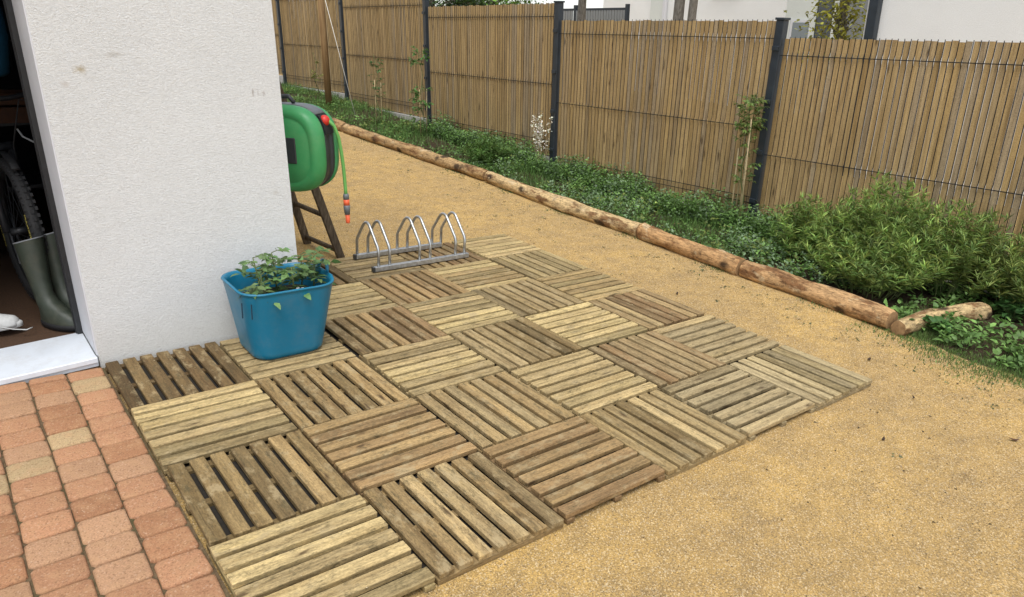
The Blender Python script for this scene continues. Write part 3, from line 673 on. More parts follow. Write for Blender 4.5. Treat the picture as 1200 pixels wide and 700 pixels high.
# ================================================================ POLE AND STRING
pl = tag(tubeo('wooden_pole', [(0, 0, 0), (0, 0, 1.2), (.01, 0, 2.9)], [.050, .048, .045], M_polewood, None, 12), 'tall brown wooden pole standing in the planting bed by the fence', 'pole')
pl.location = (4.51, 7.45, hy(7.4)-.05); pl.rotation_mode = 'QUATERNION'; pl.rotation_quaternion = TILT
st = tag(tubeo('guy_string', [(4.40, 7.40, 2.0), (4.593, 6.735, .17)], .004, M_string, None, 5), 'thin white string slanting from the pole down to the bed', 'string')

# ================================================================ INSIDE THE DOORWAY
def boot(x, y, rz, lean, label):
    t = thing('rubber_boot', label, 'boot', (x, y, .012), TILT @ Quaternion((0, 0, 1), rz), 'pair of olive rubber boots inside the door')
    rs = []
    for z, cx, rx, ry in ((.0, .03, .125, .043), (.02, .03, .128, .046), (.05, .025, .118, .046), (.08, .0, .085, .045), (.11, -.028, .058, .042), (.15, -.035, .048, .040), (.22, -.03, .052, .045), (.30, -.02, .062, .054), (.37, -.01, .068, .059), (.405, -.005, .071, .062)):
        rs.append([Vector((cx+math.cos(a)*rx+lean[0]*max(0, z-.08), math.sin(a)*ry+lean[1]*max(0, z-.08), z+(.02*math.cos(a) if z > .4 else 0))) for a in [k*math.pi/9 for k in range(18)]])
    bm = loft(rs, cap1=False); bmesh.ops.reverse_faces(bm, faces=[]); bmo('boot_shaft', bm, M_boot, t, True)
    top = rs[-1]; c_ = sum(top, Vector())/18
    inn = [[c_+(p-c_)*1.03 for p in top], [c_+(p-c_)*1.03+Vector((0, 0, .006)) for p in top], [c_+(p-c_)*.92+Vector((0, 0, .006)) for p in top], [c_+(p-c_)*.9+Vector((0, 0, -.10)) for p in top]]
    bmo('boot_lining', loft(inn, cap0=False), M_bootin, t, True)
    rs = [[Vector((.03+math.cos(a)*.132*s, math.sin(a)*.05*s, z)) for a in [k*math.pi/9 for k in range(18)]] for z, s in ((-.012, .97), (.006, 1), (.016, .97))]
    bmo('sole', loft(rs), M_rubber, t, True)
boot(-.100, .56, R(-62), (-.30, .06), 'olive green rubber boot nearer the doorway edge, in full view')
boot(-.015, .615, R(-60), (-.34, .12), 'olive green rubber boot partly hidden by the door frame')
# trainer
sh = thing('white_trainer', 'white canvas trainer on the brown floor at the edge of the doorway', 'shoe', (-.385, .615, .012), TILT @ Quaternion((0, 0, 1), R(-15)))
rs = []
for x, w_, h in ((-.15, .02, .03), (-.14, .034, .075), (-.08, .036, .085), (-.02, .038, .085), (.04, .042, .06), (.09, .045, .045), (.125, .036, .035), (.14, .015, .02)):
    rs.append([Vector((x, math.cos(a)*w_, .022+max(0, math.sin(a))*h-(.012 if math.sin(a) < 0 else 0))) for a in [k*math.pi/7 for k in range(14)]])
bmo('upper', loft(rs), M_canvas, sh, True)
rs = [[Vector((math.cos(a)*.155*s, math.sin(a)*.047*s, z)) for a in [k*math.pi/9 for k in range(18)]] for z, s in ((0, .96), (.004, 1), (.026, 1), (.03, .95))]
bmo('sole', loft(rs), M_canvas, sh, True)
for k in range(4): tubeo('lace', [(-.02+k*.022, -.028, .088-.01*k), (-.015+k*.022, 0, .108-.011*k), (-.02+k*.022, .028, .088-.01*k)], .0035, M_canvas, sh, 5)
tubeo('loose_lace', [(.02, -.03, .09), (.07, -.06, .03), (.12, -.05, .006), (.18, -.075, .004), (.2, -.05, .004)], .003, M_canvas, sh, 5)
# bicycle
bk = thing('mountain_bike', 'black mountain bike parked inside the dark doorway, front wheel towards the door', 'bicycle', (-.128, 1.02, .005), TILT @ Quaternion((0, 0, 1), R(-90+7)))
def ringo(name, cx, cz, Rr, r, mat, parent, n=56, m_=10, flat=1):
    bm = bmesh.new(); rs = []
    for k in range(n):
        a = 2*math.pi*k/n; c_ = Vector((cx+Rr*math.cos(a), 0, cz+Rr*math.sin(a))); e_ = Vector((math.cos(a), 0, math.sin(a)))
        rs.append([bm.verts.new(c_+e_*math.cos(b_)*r+Vector((0, 1, 0))*math.sin(b_)*r*flat) for b_ in [2*math.pi*q/m_ for q in range(m_)]])
    for k in range(n):
        for q in range(m_): bm.faces.new((rs[k][q], rs[(k+1) % n][q], rs[(k+1) % n][(q+1) % m_], rs[k][(q+1) % m_]))
    bmesh.ops.recalc_face_normals(bm, faces=bm.faces); return bmo(name, bm, mat, parent, True)
M_tyre = plain('tyre_rubber', (.022, .022, .023), .75, var=.2)
def wheel(cx):
    wr = ringo('wheel', cx, .37, .305, .013, M_black, bk, flat=1.1)
    ty = ringo('tyre', cx, .37, .340, .030, M_tyre, wr)
    bm = bmesh.new()
    for k in range(64):
        a = 2*math.pi*k/64
        for yy, hh in ((-.022, .008), (0, .010), (.022, .008)):
            aa = a+(math.pi/64 if yy == 0 else 0); Mx = Matrix.Translation((cx, 0, .37)) @ Matrix.Rotation(-aa, 4, 'Y') @ Matrix.Translation((.364 if yy == 0 else .356, yy, 0))
            box(bm, (0, -.007, -.009), (hh, .007, .009), Mx)
    kn = bmo('tread_knobs', bm, M_tyre, wr); tag(kn, kind='stuff')
    bm = bmesh.new()
    for k in range(28):
        a = 2*math.pi*k/28; s = .03 if k % 2 else -.03
        tube(bm, [(cx, s, .37), (cx+.3*math.cos(a), 0, .37+.3*math.sin(a))], .0011, 4, False)
    bmo('spokes', bm, M_grey, wr); tubeo('hub', [(cx, -.05, .37), (cx, .05, .37)], .02, M_black, wr, 12)
    return wr
wf = wheel(0); wb = wheel(-1.15)
# tyre lettering
for ang in (195, 15):
    cu = bpy.data.curves.new('lettering', 'FONT'); cu.body = 'MAXXIS'; cu.size = .034; cu.extrude = .0005; cu.align_x = 'CENTER'; cu.align_y = 'CENTER'
    to = bpy.data.objects.new('t', cu); C.objects.link(to); dg = bpy.context.evaluated_depsgraph_get(); me = bpy.data.meshes.new_from_object(to.evaluated_get(dg)); bpy.data.objects.remove(to)
    lo = link('lettering', me, M_yell, wf)
    a = R(ang); pos = Vector((.335*math.cos(a), -.0312, .37+.335*math.sin(a)))
    # text plane x-z facing -y
    lo.matrix_local = Matrix.Translation(pos) @ Matrix.Rotation(-(a-math.pi/2) , 4, 'Y') @ Matrix.Rotation(math.pi/2, 4, 'X')
for s in (-.065, .065):
    tubeo('fork_leg', [(0, s, .37), (-.16, s, .80)], [.019, .017], M_black, bk, 10)
tubeo('fork_crown', [(-.15, -.08, .78), (-.15, .08, .78)], .022, M_black, bk, 10)
tubeo('stanchion', [(-.09, -.065, .62), (-.15, -.065, .78)], .016, M_mgrey, bk, 10)
tubeo('head_tube', [(-.155, 0, .76), (-.21, 0, .93)], .026, M_black, bk, 12)
tubeo('frame', [(-.18, 0, .80), (-.72, 0, .34), (-1.15, .05, .37), (-.85, 0, .80), (-.2, 0, .90)], [.03, .03, .014, .018, .022], M_black, bk, 10)
tubeo('seat_tube', [(-.72, 0, .34), (-.88, 0, .98)], .017, M_black, bk, 10)
tubeo('saddle', [(-.72, 0, 1.0), (-.85, 0, 1.0), (-.98, 0, 1.01)], [.02, .045, .07], M_rubber, bk, 10, flat=1)
tubeo('stem', [(-.21, 0, .93), (-.22, 0, .99), (-.15, 0, 1.02)], .018, M_black, bk, 10)
tubeo('handlebar', [(-.20, -.38, 1.06), (-.15, -.1, 1.02), (-.15, .1, 1.02), (-.20, .38, 1.06)], .013, M_black, bk, 10)
for s in (-1, 1):
    tubeo('grip', [(-.195, s*.27, 1.048), (-.205, s*.39, 1.062)], .018, M_rubber, bk, 10)
    tubeo('brake_lever', [(-.15, s*.2, 1.03), (-.10, s*.24, 1.0), (-.10, s*.33, 1.0)], .007, M_mgrey, bk, 6)
tubeo('brake_cable', [(-.11, .24, 1.0), (-.02, .12, 1.02), (-.05, .06, .8), (-.1, .07, .6)], .004, M_rubber, bk, 6)
tubeo('front_mudguard', [(.26*math.cos(a)*1.55, 0, .37+.4*math.sin(a)) for a in [R(60+k*12) for k in range(6)]], .008, M_rubber, bk, 8, flat=2.6)
# shelf with a wooden crate, blue bag, hanging cable
s_ = thing('metal_shelf', 'dark metal shelf unit against the back of the room', 'shelf', (-.02, 1.9, .012), TILT)
for z in (.4, .78, 1.25, 1.7): boxes('shelf_board', [((-.42, 0, z), (.40, .4, z+.02))], M_black, s_)
for x in (-.42, .38):
    for y in (0, .38): boxes('upright', [((x, y, 0), (x+.02, y+.02, 1.9))], M_black, s_)
cr = tag(boxes('wooden_crate', [((-.14, 0, 0), (.14, .25, .02)), ((-.14, 0, .02), (.14, .015, .09)), ((-.14, 0, .105), (.14, .015, .17)), ((-.14, .235, .02), (.14, .25, .17)), ((-.14, .015, .02), (-.125, .235, .17)), ((.125, .015, .02), (.14, .235, .17))], M_brown), 'small brown wooden crate on the dark shelf inside the doorway', 'crate')
cr.location = (.02, 1.90, .81)
bg_ = loft([[Vector((math.cos(a)*rx, math.sin(a)*ry, z)) for a in [k*math.pi/8 for k in range(16)]] for z, rx, ry in ((0, .12, .09), (.02, .15, .11), (.2, .17, .12), (.34, .16, .11), (.36, .10, .07))])
bgo = tag(bmo('blue_bag', bg_, M_dblue, None, True), 'dark blue bag hanging high inside the doorway', 'bag'); bgo.location = (-.20, 1.35, 1.12)
tag(tubeo('white_cable', [(-.06, 1.42, .84), (-.04, 1.40, .80), (.0, 1.38, .775), (.06, 1.37, .765), (.14, 1.37, .77)], .005, M_canvas, None, 8), 'loop of pale cable hanging in the dark room above the boots', 'cable')

# ================================================================ PLANTS
G1 = (.09, .175, .04); G2 = (.135, .24, .06); GB = (.17, .25, .13); GY = (.16, .20, .045)
def zb_arr(x, y): return zbed(x, y)
# --- low leafy ground cover
def cover(name, N, xr, yr, h, lsz, cols, perclump=12, dens=None, up_=(20, 75), clump=.06):
    x = rng.uniform(*xr, N); y = rng.uniform(*yr, N)
    keep = x > bedx(y)+.10
    if dens is not None: keep &= rng.uniform(0, 1, N) < dens(x, y)
    x, y = x[keep], y[keep]; n = len(x); z = zb_arr(x, y)
    hh = rng.uniform(.3, 1, n)*h*(.6+.5*wob(x, y, 3.1, 5).clip(-1, 1)*.6+.2)
    ci = rng.integers(0, len(cols), n); base_ = np.array(cols)[ci]*np.exp(rng.normal(0, .22, (n, 1)))
    k = perclump; P = np.repeat(np.stack([x, y, z], 1), k, 0); H = np.repeat(hh, k); Nn = n*k
    s = rng.uniform(.1, 1, Nn); a = rng.uniform(0, 2*np.pi, Nn); sp = clump*(.25+s*.8)*rng.uniform(.3, 1, Nn)
    P[:, 0] += np.cos(a)*sp; P[:, 1] += np.sin(a)*sp; P[:, 2] += s*H
    el = np.radians(rng.uniform(-10, 55, Nn)); D = np.stack([np.cos(a)*np.cos(el), np.sin(a)*np.cos(el), np.sin(el)], 1)
    L = lsz*rng.uniform(.6, 1.35, Nn); c = np.repeat(base_, k, 0)*np.exp(rng.normal(0, .15, (Nn, 1)))
    return P, D, L, L*rng.uniform(.5, .75, Nn), c
def patches(x, y): return np.clip(.52+.75*wob(x, y, 2.6, 9), .03, 1)
S1 = cover('c', 2700, (3.75, 5.25), (-1.2, 3.4), .17, .026, [G1, G2, GB, GB, G2, GY], 15, patches)
S2 = cover('c', 2300, (3.85, 5.25), (3.0, 12), .11, .030, [G1, G2, G2, GY], 11, patches)
S4 = cover('c', 2200, (4.80, 5.17), (-1.0, 5.2), .30, .026, [G1, G2, GB, G2], 18, None)
S3 = cover('c', 900, (3.6, 5.3), (-3.3, -1.5), .09, .036, [G1, G2, G2], 10, lambda x, y: np.where((x > 4.15) & (x < 4.75) & (y > -2.15) & (y < -1.75), .12, .85))
cat_ = [np.concatenate(q) for q in zip(S1, S2, S3, S4)]
gcv = leaves('ground_cover', cat_[0], cat_[1], cat_[2], cat_[3], cat_[4], M_leaf); tag(gcv, kind='stuff')
gcv['label'] = 'low leafy green weeds covering the planting bed'; gcv['category'] = 'ground cover'
# --- grass blades
def grassy(N, xf, h, col):
    x, y = xf(N); n = len(x); z = zb_arr(x, y)
    z = np.where(x < bedx(y), zg(x, y), z)
    D = rdir(n, 35, 85); L = h*rng.uniform(.5, 1.3, n)
    return np.stack([x, y, z-.004], 1), D, L, np.full(n, .0045)*rng.uniform(.7, 1.4, n), vary(col, n, .3)
def fA(N):
    x = rng.uniform(3.85, 5.2, N); y = rng.uniform(-1, 12, N); k = (x > bedx(y)+.1) & (rng.uniform(0, 1, N) < np.clip(.5+.5*wob(x, y, 2.2, 2), .05, 1)); return x[k], y[k]
def fB(N):   # ragged fringe on the sand at the near end of the bed
    y = rng.uniform(-3.4, -1.5, N); x = bedx(y)+rng.normal(.18, .16, N); k = (x < 5.2) & (rng.uniform(0, 1, N) < np.clip(.6+.6*wob(x, y, 5, 4), .05, 1)); return x[k], y[k]
def fC(N):   # tufts along the foot of the logs
    y = rng.uniform(-1.6, 7, N); x = bedx(y)-.03-np.abs(rng.normal(0, .05, N)); k = rng.uniform(0, 1, N) < np.clip(wob(x*.3, y, 6, 8)*.9-.15, 0, 1); return x[k], y[k]
gp = [grassy(34000, fA, .11, (.10, .185, .045)), grassy(42000, fB, .024, (.12, .19, .05)), grassy(5000, fC, .022, (.07, .12, .035))]
gq = [np.concatenate(q) for q in zip(*gp)]
gr_ = leaves('grass', gq[0], gq[1], gq[2], gq[3], gq[4], M_leaf, None, 2); tag(gr_, 'thin green grass along the bed and its ragged edge', 'grass', kind='stuff')
# sparse seedlings on the sand
Ns = 190; y = rng.uniform(-2.6, 5, Ns); x = bedx(y)-rng.exponential(.28, Ns)-.1; k = x > 1.6; x, y = x[k], y[k]; n = len(x)
kk = 5; P = np.repeat(np.stack([x, y, zg(x, y)+.002], 1), kk, 0); P[:, :2] += rng.normal(0, .018, (n*kk, 2))
L = rng.uniform(.008, .02, n*kk); sd_ = leaves('seedlings', P, rdir(n*kk, 0, 35), L, L*.5, vary((.10, .12, .05), n*kk, .35), M_leaf); tag(sd_, 'tiny weed seedlings dotted over the sand', 'seedlings', kind='stuff')
# --- willow-leaved shrubs
def shrub(x, y, h, r, ns, seed, label, col=(.155, .25, .06)):
    g0 = np.random.default_rng(seed); z0 = bed_z(x, y)
    t = thing('leafy_shrub', label, 'shrub', (x, y, z0), None, 'narrow leaved green shrubs by the fence')
    bm = bmesh.new(); P, D, L, Cc = [], [], [], []
    for s in range(ns):
        a = g0.uniform(0, 6.283); rr = r*math.sqrt(g0.uniform(0, 1)); bx, by = math.cos(a)*rr*.45, math.sin(a)*rr*.45
        hh = h*(1-.42*(rr/r)**2)*g0.uniform(.62, 1.2); tip = np.array([math.cos(a)*rr*1.05, math.sin(a)*rr*1.05, hh]); b0 = np.array([bx, by, 0])
        q = np.linspace(0, 1, 5); cv = b0[None]+(tip-b0)[None]*q[:, None]; cv[:, 2] = hh*(q**.85)
        cv[:, :2] += g0.normal(0, .012, (5, 2))
        if s % 2 == 0: tube(bm, [tuple(v_) for v_ in cv], [.0035, .003, .0025, .002, .001], 4, False)
        nl = int(24+hh*44); u_ = g0.uniform(.22, 1, nl)**.8; cf = np.exp(g0.normal(0, .25))
        pt = np.stack([np.interp(u_, q, cv[:, d_]) for d_ in range(3)], 1); aa = g0.uniform(0, 6.283, nl); el = g0.uniform(.0, .95, nl)+(u_ > .9)*.4
        dd = np.stack([np.cos(aa)*np.cos(el), np.sin(aa)*np.cos(el), np.sin(el)], 1); P.append(pt); D.append(dd); L.append(g0.uniform(.045, .098, nl)*(1.1-.35*u_))
        Cc.append(np.array(col)[None]*cf*np.exp(g0.normal(0, .18, (nl, 1)))*(1+.35*(u_[:, None]**3)))
    bmo('stems', bm, M_stem, t)
    P = np.concatenate(P); D = np.concatenate(D); L = np.concatenate(L); Cc = np.concatenate(Cc); Cc[:, 0] *= g0.uniform(.9, 1.35, len(Cc))
    f = leaves('foliage', P, D, L, L*.10+.0016, Cc, M_leaf, t, 1); tag(f, kind='stuff')
shrub(4.72, -.66, .46, .36, 125, 1, 'leftmost narrow leaved shrub, beside the dark fence post')
shrub(4.72, -1.10, .64, .42, 190, 2, 'tallest narrow leaved shrub, in the middle of the clump')
shrub(4.40, -1.24, .40, .42, 165, 3, 'bushy narrow leaved shrub crowding over the reddish log')
shrub(4.86, -1.52, .56, .44, 175, 4, 'narrow leaved shrub behind the short angled log', (.14, .22, .052))
shrub(4.98, -2.02, .46, .38, 130, 5, 'rightmost narrow leaved shrub, against the slat fence', (.145, .215, .052))
shrub(4.55, 3.35, .26, .26, 110, 6, 'small round dark green bush behind the blotched tan log', (.085, .17, .04))
# --- broad leaved weeds in the near corner
def rosette(x, y, n, L0, label, col, h=.06):
    z0 = bed_z(x, y); t = thing('broad_leaved_weed', label, 'weed', (x, y, z0), None, 'broad leaved weeds at the near end of the bed')
    k = 4; a = rng.uniform(0, 6.28, n*k); s = rng.uniform(0, 1, n*k); ctr = rng.normal(0, .055, (n, 2)).repeat(k, 0)
    P = np.stack([ctr[:, 0], ctr[:, 1], h*(.3+s)], 1); el = rng.uniform(-.1, .5, n*k)
    D = np.stack([np.cos(a)*np.cos(el), np.sin(a)*np.cos(el), np.sin(el)], 1); L = L0*rng.uniform(.7, 1.3, n*k)
    tag(leaves('foliage', P, D, L, L*.55, vary(col, n*k, .2), M_leaf, t, 0), kind='stuff')
    bm = bmesh.new()
    for q in range(n): tube(bm, [(0, 0, 0), (float(ctr[q*k, 0]), float(ctr[q*k, 1]), h*.9)], [.002, .001], 4, False)
    bmo('stems', bm, M_stem, t)
rosette(4.62, -2.28, 22, .055, 'bright round leaved weed at the right edge of the bed', (.07, .17, .035), .09)
rosette(4.02, -1.86, 20, .045, 'low green weed in front of the short angled log', (.06, .14, .03))
rosette(4.72, -2.02, 20, .055, 'star leaved weed beyond the end of the angled log', (.05, .12, .03), .10)
rosette(4.35, -2.5, 18, .045, 'low weed at the ragged edge of the sand, lower right', (.065, .14, .035))
# --- saplings
def sapling(x, y, h, label, lc, nleaf, lsz, leafz, canes, spread=.12, cat='sapling', name='sapling'):
    z0 = bed_z(x, y); t = thing(name, label, cat, (x, y, z0), TILT)
    n = 8; cv = [Vector((.02*math.sin(q*1.3), .02*math.cos(q*1.7), h*q/n)) for q in range(n+1)]
    tubeo('trunk', cv, [.007*(1-.6*q/n) for q in range(n+1)], M_stem, t, 6)
    bm = bmesh.new(); P, D = [], []
    for k in range(nleaf//7):
        lo, hi = random.choice(leafz); zz = random.uniform(lo, hi)*h; a = random.uniform(0, 6.28); ln = random.uniform(.4, 1)*spread
        b0 = Vector((0, 0, zz)); e_ = b0+Vector((math.cos(a)*ln, math.sin(a)*ln, ln*random.uniform(-.2, .8))); tube(bm, [b0, e_], [.002, .0012], 4, False)
        for q in range(7):
            s = random.uniform(.3, 1); P.append(tuple(b0.lerp(e_, s))); aa = a+random.uniform(-1.2, 1.2); D.append((math.cos(aa), math.sin(aa), random.uniform(-.8, .3)))
    tag(bmo('branches', bm, M_stem, t), kind='stuff'); N = len(P); L = lsz*rng.uniform(.6, 1.3, N)
    tag(leaves('foliage', P, D, L, L*.5, vary(lc, N, .22), M_leaf, t, 0), kind='stuff')
    for k, (dx, dy, ch) in enumerate(canes):
        tubeo('cane', [(dx, dy, 0), (dx*1.2+.01, dy, ch)], .006, M_cane, t, 6)
    return t
sapling(4.55, 5.95, .95, 'slim staked sapling with sparse leaves, left of the other staked sapling', (.07, .14, .035), 230, .035, [(.4, .95)], [(-.03, 0, .62), (.05, 0, .58)], .13)
sapling(4.72, 5.05, 1.05, 'leafy green staked sapling in front of a dark post, between fence panels', (.085, .19, .04), 300, .045, [(.3, .6), (.35, .58), (.85, 1.0)], [(-.03, 0, .60), (.06, 0, .60)], .15)
sapling(4.70, 8.3, .75, 'yellowish young sapling far back, left of the tall pole', (.20, .20, .05), 80, .05, [(.4, .8)], [], .15)
sapling(5.02, .27, 1.12, 'green leafy climber on pale canes beside the near fence post', (.13, .19, .045), 700, .036, [(.35, 1.0), (.7, 1.0), (.75, .98)], [(-.05, -.05, .95), (.03, .06, .90), (.0, 0, .8), (-.03, .06, .7)], .15, 'climber', 'climbing_plant')
# white flowering stems
t = thing('white_flowers', 'slender stems covered in small white blossoms by the fence', 'flowers', (5.02, 2.98, bed_z(5.02, 3.08)), TILT)
bm = bmesh.new(); P = []
for k in range(13):
    dx, dy = random.uniform(-.06, .06), random.uniform(-.13, .13); h = random.uniform(.42, .64); tip = Vector((dx*2, dy, h)); base_ = Vector((dx*.2, dy*.3, 0)); tube(bm, [base_, base_.lerp(tip, .5)+Vector((0, dy*.3, .03)), tip], [.003, .002, .001], 4, False)
    for q in range(34):
        s = random.uniform(.42, 1.0); P.append(tuple(base_.lerp(tip, s)+Vector((random.gauss(0, .012), random.gauss(0, .014), 0))))
bmo('stems', bm, M_cane, t); N = len(P); L = rng.uniform(.013, .022, N)
M_pet = Mt('white_petals', (.8, .78, .72), .7); M_pet.base(M_pet.attr()); M_pet = M_pet.m
tag(leaves('blossoms', P, rdir(N, -30, 80), L, L*1.1, vary((.75, .72, .62), N, .1), M_pet, t, 0), kind='stuff')

# ================================================================ SMALL LITTER
oct_v = [(1, 0, 0), (-.5, .87, 0), (-.5, -.87, 0), (0.1, 0, .8), (0, 0, -.4)]; oct_f = [(0, 1, 3), (1, 2, 3), (2, 0, 3), (1, 0, 4), (2, 1, 4), (0, 2, 4)]
def stones(N, xr, yr, s0, s1, mask):
    x = rng.uniform(*xr, N); y = rng.uniform(*yr, N); k = mask(x, y); x, y = x[k], y[k]; n = len(x); z = zg(x, y)
    s = s0+(s1-s0)*rng.uniform(0, 1, n)**2.5; A = frames(rdir(n, -25, 25), np.tile([0, 0, 1.], (n, 1)))*np.stack([s*rng.uniform(.6, 1.2, n), s, s*.8], 1)[:, None, :]
    pal = np.array([(.52, .34, .12), (.43, .285, .11), (.64, .48, .26), (.26, .175, .08), (.36, .28, .17), (.56, .375, .14), (.13, .09, .05)]); c = pal[rng.choice(7, n, p=[.24, .18, .13, .14, .09, .12, .10])]*np.exp(rng.normal(0, .15, (n, 1)))
    return A, np.stack([x, y, z], 1), c
ondeck = lambda x, y: (x > .0) & (x < 3.0) & (y < 0) & (y > -2.0) | (x > 1.0) & (x < 3.0) & (y > -.1) & (y < 1.0)
msk = lambda x, y: ~ondeck(x, y) & (x < bedx(y)+.05) & ~((x < .95) & (y > -.0)) & ~((x < .02) & (y > -3.1))
a1 = stones(110000, (0, 4.2), (-3.4, -.3), .0015, .0050, msk); a2 = stones(60000, (.95, 4.0), (-.3, 5.0), .002, .0060, msk)
a3 = stones(900, (1.6, 4.0), (-3.2, 5.0), .004, .009, msk); a3 = (a3[0], a3[1], np.array([(.06, .04, .022), (.10, .065, .03), (.30, .22, .13)])[rng.integers(0, 3, len(a3[2]))])
A, T, c = [np.concatenate(q) for q in zip(a1, a2, a3)]
N = 2600; x = rng.uniform(.02, 2.98, N); y = rng.uniform(-1.98, .97, N); e = np.minimum(2.98-x, y+1.98); k = ((x > 1.02) | (y < -.02)) & (rng.uniform(0, 1, N) < .10+.9*np.exp(-e/.10)); x, y = x[k], y[k]; n = len(x)
sz = .0012+.003*rng.uniform(0, 1, n)**2; A2 = frames(rdir(n, -20, 20), np.tile([0, 0, 1.], (n, 1)))*np.stack([sz, sz, sz*.8], 1)[:, None, :]
A = np.concatenate([A, A2]); T = np.concatenate([T, np.stack([x, y, np.full(n, .0022)], 1)]); c = np.concatenate([c, np.array([(.42, .29, .13), (.10, .07, .04), (.5, .4, .25)])[rng.integers(0, 3, n)]])
gv = scatter('gravel', oct_v, oct_f, A, T, c, M_attr); tag(gv, 'fine tan grit and small stones strewn over the sand', 'gravel', kind='stuff')
def bit(x, y, s, rz, label, col):
    bm = bmesh.new(); vs3 = [bm.verts.new((s*a*1.0, s*b_*.45, .004+h)) for a, b_, h in ((-1, 0, .004), (-.4, .8, 0), (.3, .7, .004), (1, .1, .010), (.35, -.7, .003), (-.5, -.8, .0))]
    c0 = bm.verts.new((0, 0, .009))
    for k in range(6): bm.faces.new((c0, vs3[k], vs3[(k+1) % 6]))
    o = bmo('dead_leaf', bm, M_litter[col]); md = o.modifiers.new('s', 'SOLIDIFY'); md.thickness = .002
    o.location = (x, y, float(zg(np.array([x]), np.array([y]))[0])+.001); o.rotation_euler = (random.uniform(-.2, .2), random.uniform(-.2, .2), rz); tag(o, label, 'dead leaf', 'dead leaves and bark bits on the sand')
M_litter = [plain('dead_leaf_dark', (.035, .016, .008), .8, var=.4), plain('dead_leaf_brown', (.10, .045, .02), .8, var=.4)]
LITTER = [((1133,557),.030,'curled brown dead leaf on the sand at the right'),((1171,645),.022,'dark bark chip in the lower right corner of the sand'),((1004,432+115),.018,None),((905,547),.020,'dark bark chip on the sand beyond the front deck edge'),
 ((1075,486),.010,None),((1130,523-65),.010,None),((1004,430),.030,'black dead leaf lying near the outer deck corner'),((1040,433),.016,'small brown bit on the sand between deck and bed'),((893,540),.010,None),((862,595),.010,None)]

# ================================================================ BEYOND THE FENCE
def wallmat(name, col):
    m = Mt(name, col, .9, spec=.2); n = m.noise(m.map((1, 1, 1)), 1.2, 5, .6); n2 = m.noise(m.map((1, 1, 1)), 90, 3)
    m.base(m.mix(1, m.ramp(n, [(.35, tuple(q*.95 for q in col)), (.65, col)]), m.ramp(n2, [(.3, .95), (.7, 1.03)]), 'MULTIPLY')); m.bump(n2, .004); return m.m
M_wA = wallmat('neighbour_white_render', (.76, .77, .76)); M_wG = wallmat('neighbour_render_pale_and_shade', (.62, .65, .62))
M_win = plain('window_glass', (.10, .12, .13), .1, var=.1, spec=.8)
hA = thing('neighbour_house', 'white rendered house across the fence, with tree trunks in front', 'house', (14, 8.6, 0), TILT)
boxes('wall', [((0, -2.65, -.3), (8, 2.68, 6))], M_wA, hA)
boxes('roof', [((-.35, -3.0, 6), (8.4, 3.0, 6.25))], M_anth, hA)
wf_ = boxes('window', [((-.03, -1.52, 2.62), (.02, -.86, 3.6))], M_mgrey, hA); boxes('pane', [((-.034, -1.47, 2.68), (-.028, -.91, 3.55))], M_win, wf_); boxes('sill', [((-.09, -1.56, 2.58), (-.0305, -.82, 2.618))], M_conc, wf_)
boxes('downpipe', [((-.09, .50, -.3), (-.01, .60, 6))], M_smoothw, hA, bev=.01)
boxes('downpipe', [((-.05, .62, -.3), (-.002, 1.0, 5.9))], M_wG, hA)
wf_ = boxes('window', [((.2, -2.68, 1.1), (.95, -2.664, 1.99))], M_smoothw, hA); boxes('pane', [((.27, -2.685, 1.18), (.88, -2.6805, 1.93))], M_win, wf_)
boxes('side_wall_shade', [((.03, -2.662, -.3), (7.9, -2.6505, 5.98))], M_wG, hA)  # thin greyer skin: the soft shade on this side put into its colour
boxes('door', [((1.15, -2.69, -.2), (1.75, -2.664, 3.2))], M_anth, hA)
boxes('garage_door', [((2.0, -2.70, -.2), (5.5, -2.664, 3.4))], M_mgrey, hA)
hB = thing('neighbour_house', 'white house wall rising behind the near fence panel, at the right', 'house', (9, -2.29, 0), TILT)
boxes('wall', [((0, -6, -.3), (8, 3.83, 6))], M_wA, hB)
boxes('roof', [((-.3, -6.3, 6), (8.3, 4.2, 6.25))], M_anth, hB)
boxes('downpipe', [((-.10, 3.64, -.3), (-.005, 3.77, 6))], M_anth, hB, bev=.012)
def tree(x, y, h, r, cr0, cr1, cw, N, label, col, trunkmat=M_bark, lean=0, forks=1, name='tree'):
    t = thing(name, label, 'tree', (x, y, hy(y)), TILT)
    cv = [Vector((lean*q/6, .03*math.sin(q), h*.9*q/6)) for q in range(7)]
    tubeo('trunk', cv, [r*(1-.08*q) for q in range(7)], trunkmat, t, 12)
    if forks > 1: tubeo('trunk', [v_+Vector((.02, -r*2.1-.012*k, 0)) for k, v_ in enumerate(cv)], [r*.8*(1-.08*q) for q in range(7)], trunkmat, t, 12)
    bm = bmesh.new(); cl = []
    for k in range(60):
        u_ = random.random(); a = random.uniform(0, 6.28); z = cr0+(cr1-cr0)*u_; rr = cw*math.sqrt(random.random())*math.sin(math.pi*min(.95, max(.15, u_*.8+.2)))
        p = Vector((math.cos(a)*rr, math.sin(a)*rr, z)); cl.append(p); b0 = Vector((lean*.5, 0, min(z*.8, h*.85))); tube(bm, [b0, b0.lerp(p, .5)+Vector((0, 0, .1)), p], [.03, .018, .008], 5, False)
    bmo('limbs', bm, trunkmat, t)
    n = N; ci = rng.integers(0, len(cl), n); P = np.array([tuple(c_) for c_ in cl])[ci]+rng.normal(0, .28, (n, 3))*np.array([1, 1, .75])
    L = rng.uniform(.06, .12, n); cc = np.array(col)[None]*np.exp(rng.normal(0, .35, len(cl)))[ci][:, None]*np.exp(rng.normal(0, .2, (n, 1)))
    tag(leaves('crown', P, rdir(n, -50, 40), L, L*.55, cc, M_leaf, t, 0), kind='stuff')
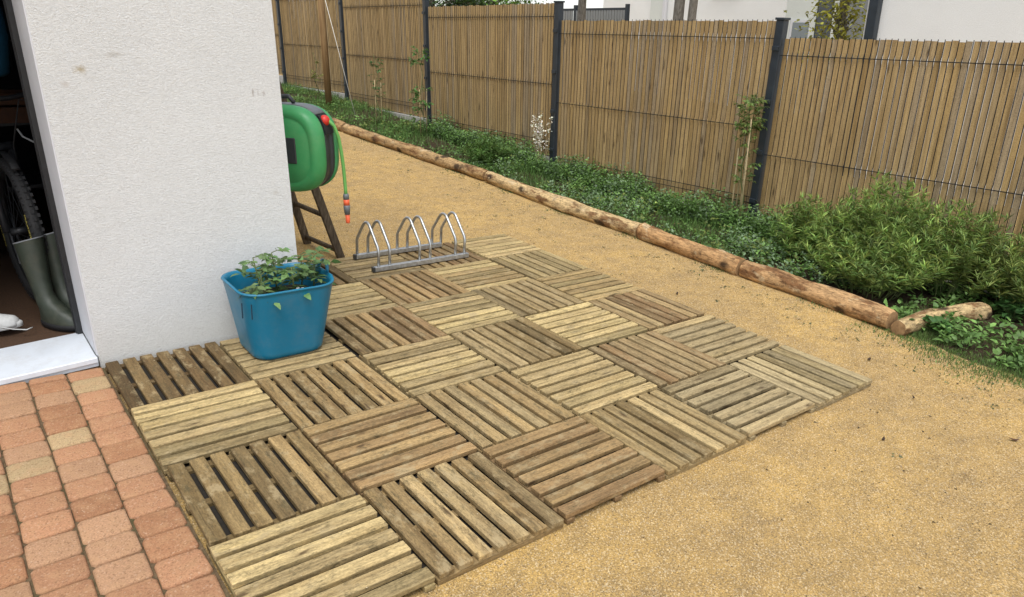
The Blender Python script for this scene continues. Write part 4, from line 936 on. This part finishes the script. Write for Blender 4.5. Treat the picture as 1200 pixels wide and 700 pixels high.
DG = (.035, .07, .02); LG = (.10, .19, .03)
tree(7.2, 4.72, 4.6, .075, 3.2, 5.0, 1.2, 5000, 'single grey tree trunk rising behind the fence, left of the white house', G1)
tree(7.6, 3.30, 5.0, .085, 3.4, 5.4, 1.3, 5000, 'twin grey tree trunks rising in front of the white house', G1, forks=2)
tree(15.5, 19.5, 4.6, .12, .6, 4.6, 1.7, 12000, 'bright green leafy tree beyond the dark garden gate', LG)
tree(13.5, 15.5, 4.2, .10, .6, 4.4, 1.2, 11000, 'fresh green tree just left of the white house', LG)
tree(11.5, 15.6, 4.2, .10, .4, 4.2, 1.5, 13000, 'dense dark evergreen behind the far fence panel', DG)
tree(10.2, 17.5, 4.2, .10, .4, 4.4, 1.6, 12000, 'dense dark evergreen farthest left over the fence', DG)
tree(13.2, 4.25, 2.75, .03, 1.2, 2.75, .28, 1500, 'yellow green shrub in the gap between the two white houses', (.30, .30, .05), name='garden_shrub')
# dark neighbour fence
nf = thing('neighbour_fence', 'dark grey metal garden fence seen above the wooden fence, left of the white house', 'fence', (10, 6.55, 0), TILT)
boxes('rail', [((-.02, 0, 1.98), (.02, 4.2, 2.02))], M_anth, nf); boxes('rail', [((-.02, 0, .2), (.02, 4.2, .24))], M_anth, nf)
for k in range(4): boxes('post', [((-.03, k*1.38-.03, -.1), (.03, k*1.38+.03, 2.08))], M_anth, nf)
fb = chmesh('fence_board', 1.74, .055, .02, .002, smooth=False); fb.materials.append(plain('grey_fence_board', (.20, .21, .21), .6))
for k in range(58):
    if abs((k*.071+.06) % 1.38) < .04: continue
    o = link('fence_board', fb, None, nf); o.rotation_euler = (0, math.pi/2, 0); o.location = (0, .06+k*.071, 1.11)

# litter placed where it lies on the sand
for (px, s, lab, rz, ci) in [((3.02, -2.62), .022, 'curled brown dead leaf on the sand at the right', 2.4, 1), ((2.62, -2.83), .012, 'dark bark chip on the sand in the lower right corner', 2.2, 0),
     ((2.52, -2.30), .012, 'dark bark chip on the sand beyond the front deck edge', .3, 0), ((3.30, -1.83), .018, 'black dead leaf lying near the outer corner of the deck', .2, 0),
     ((3.05, -2.18), .009, 'tiny dark speck of bark between the outer deck corner and the dead leaf', 1, 0), ((3.20, -.60), .018, 'brown dead leaf between the deck and the reddish log', .5, 0)]:
    bit(px[0], px[1], s, rz, lab, ci)
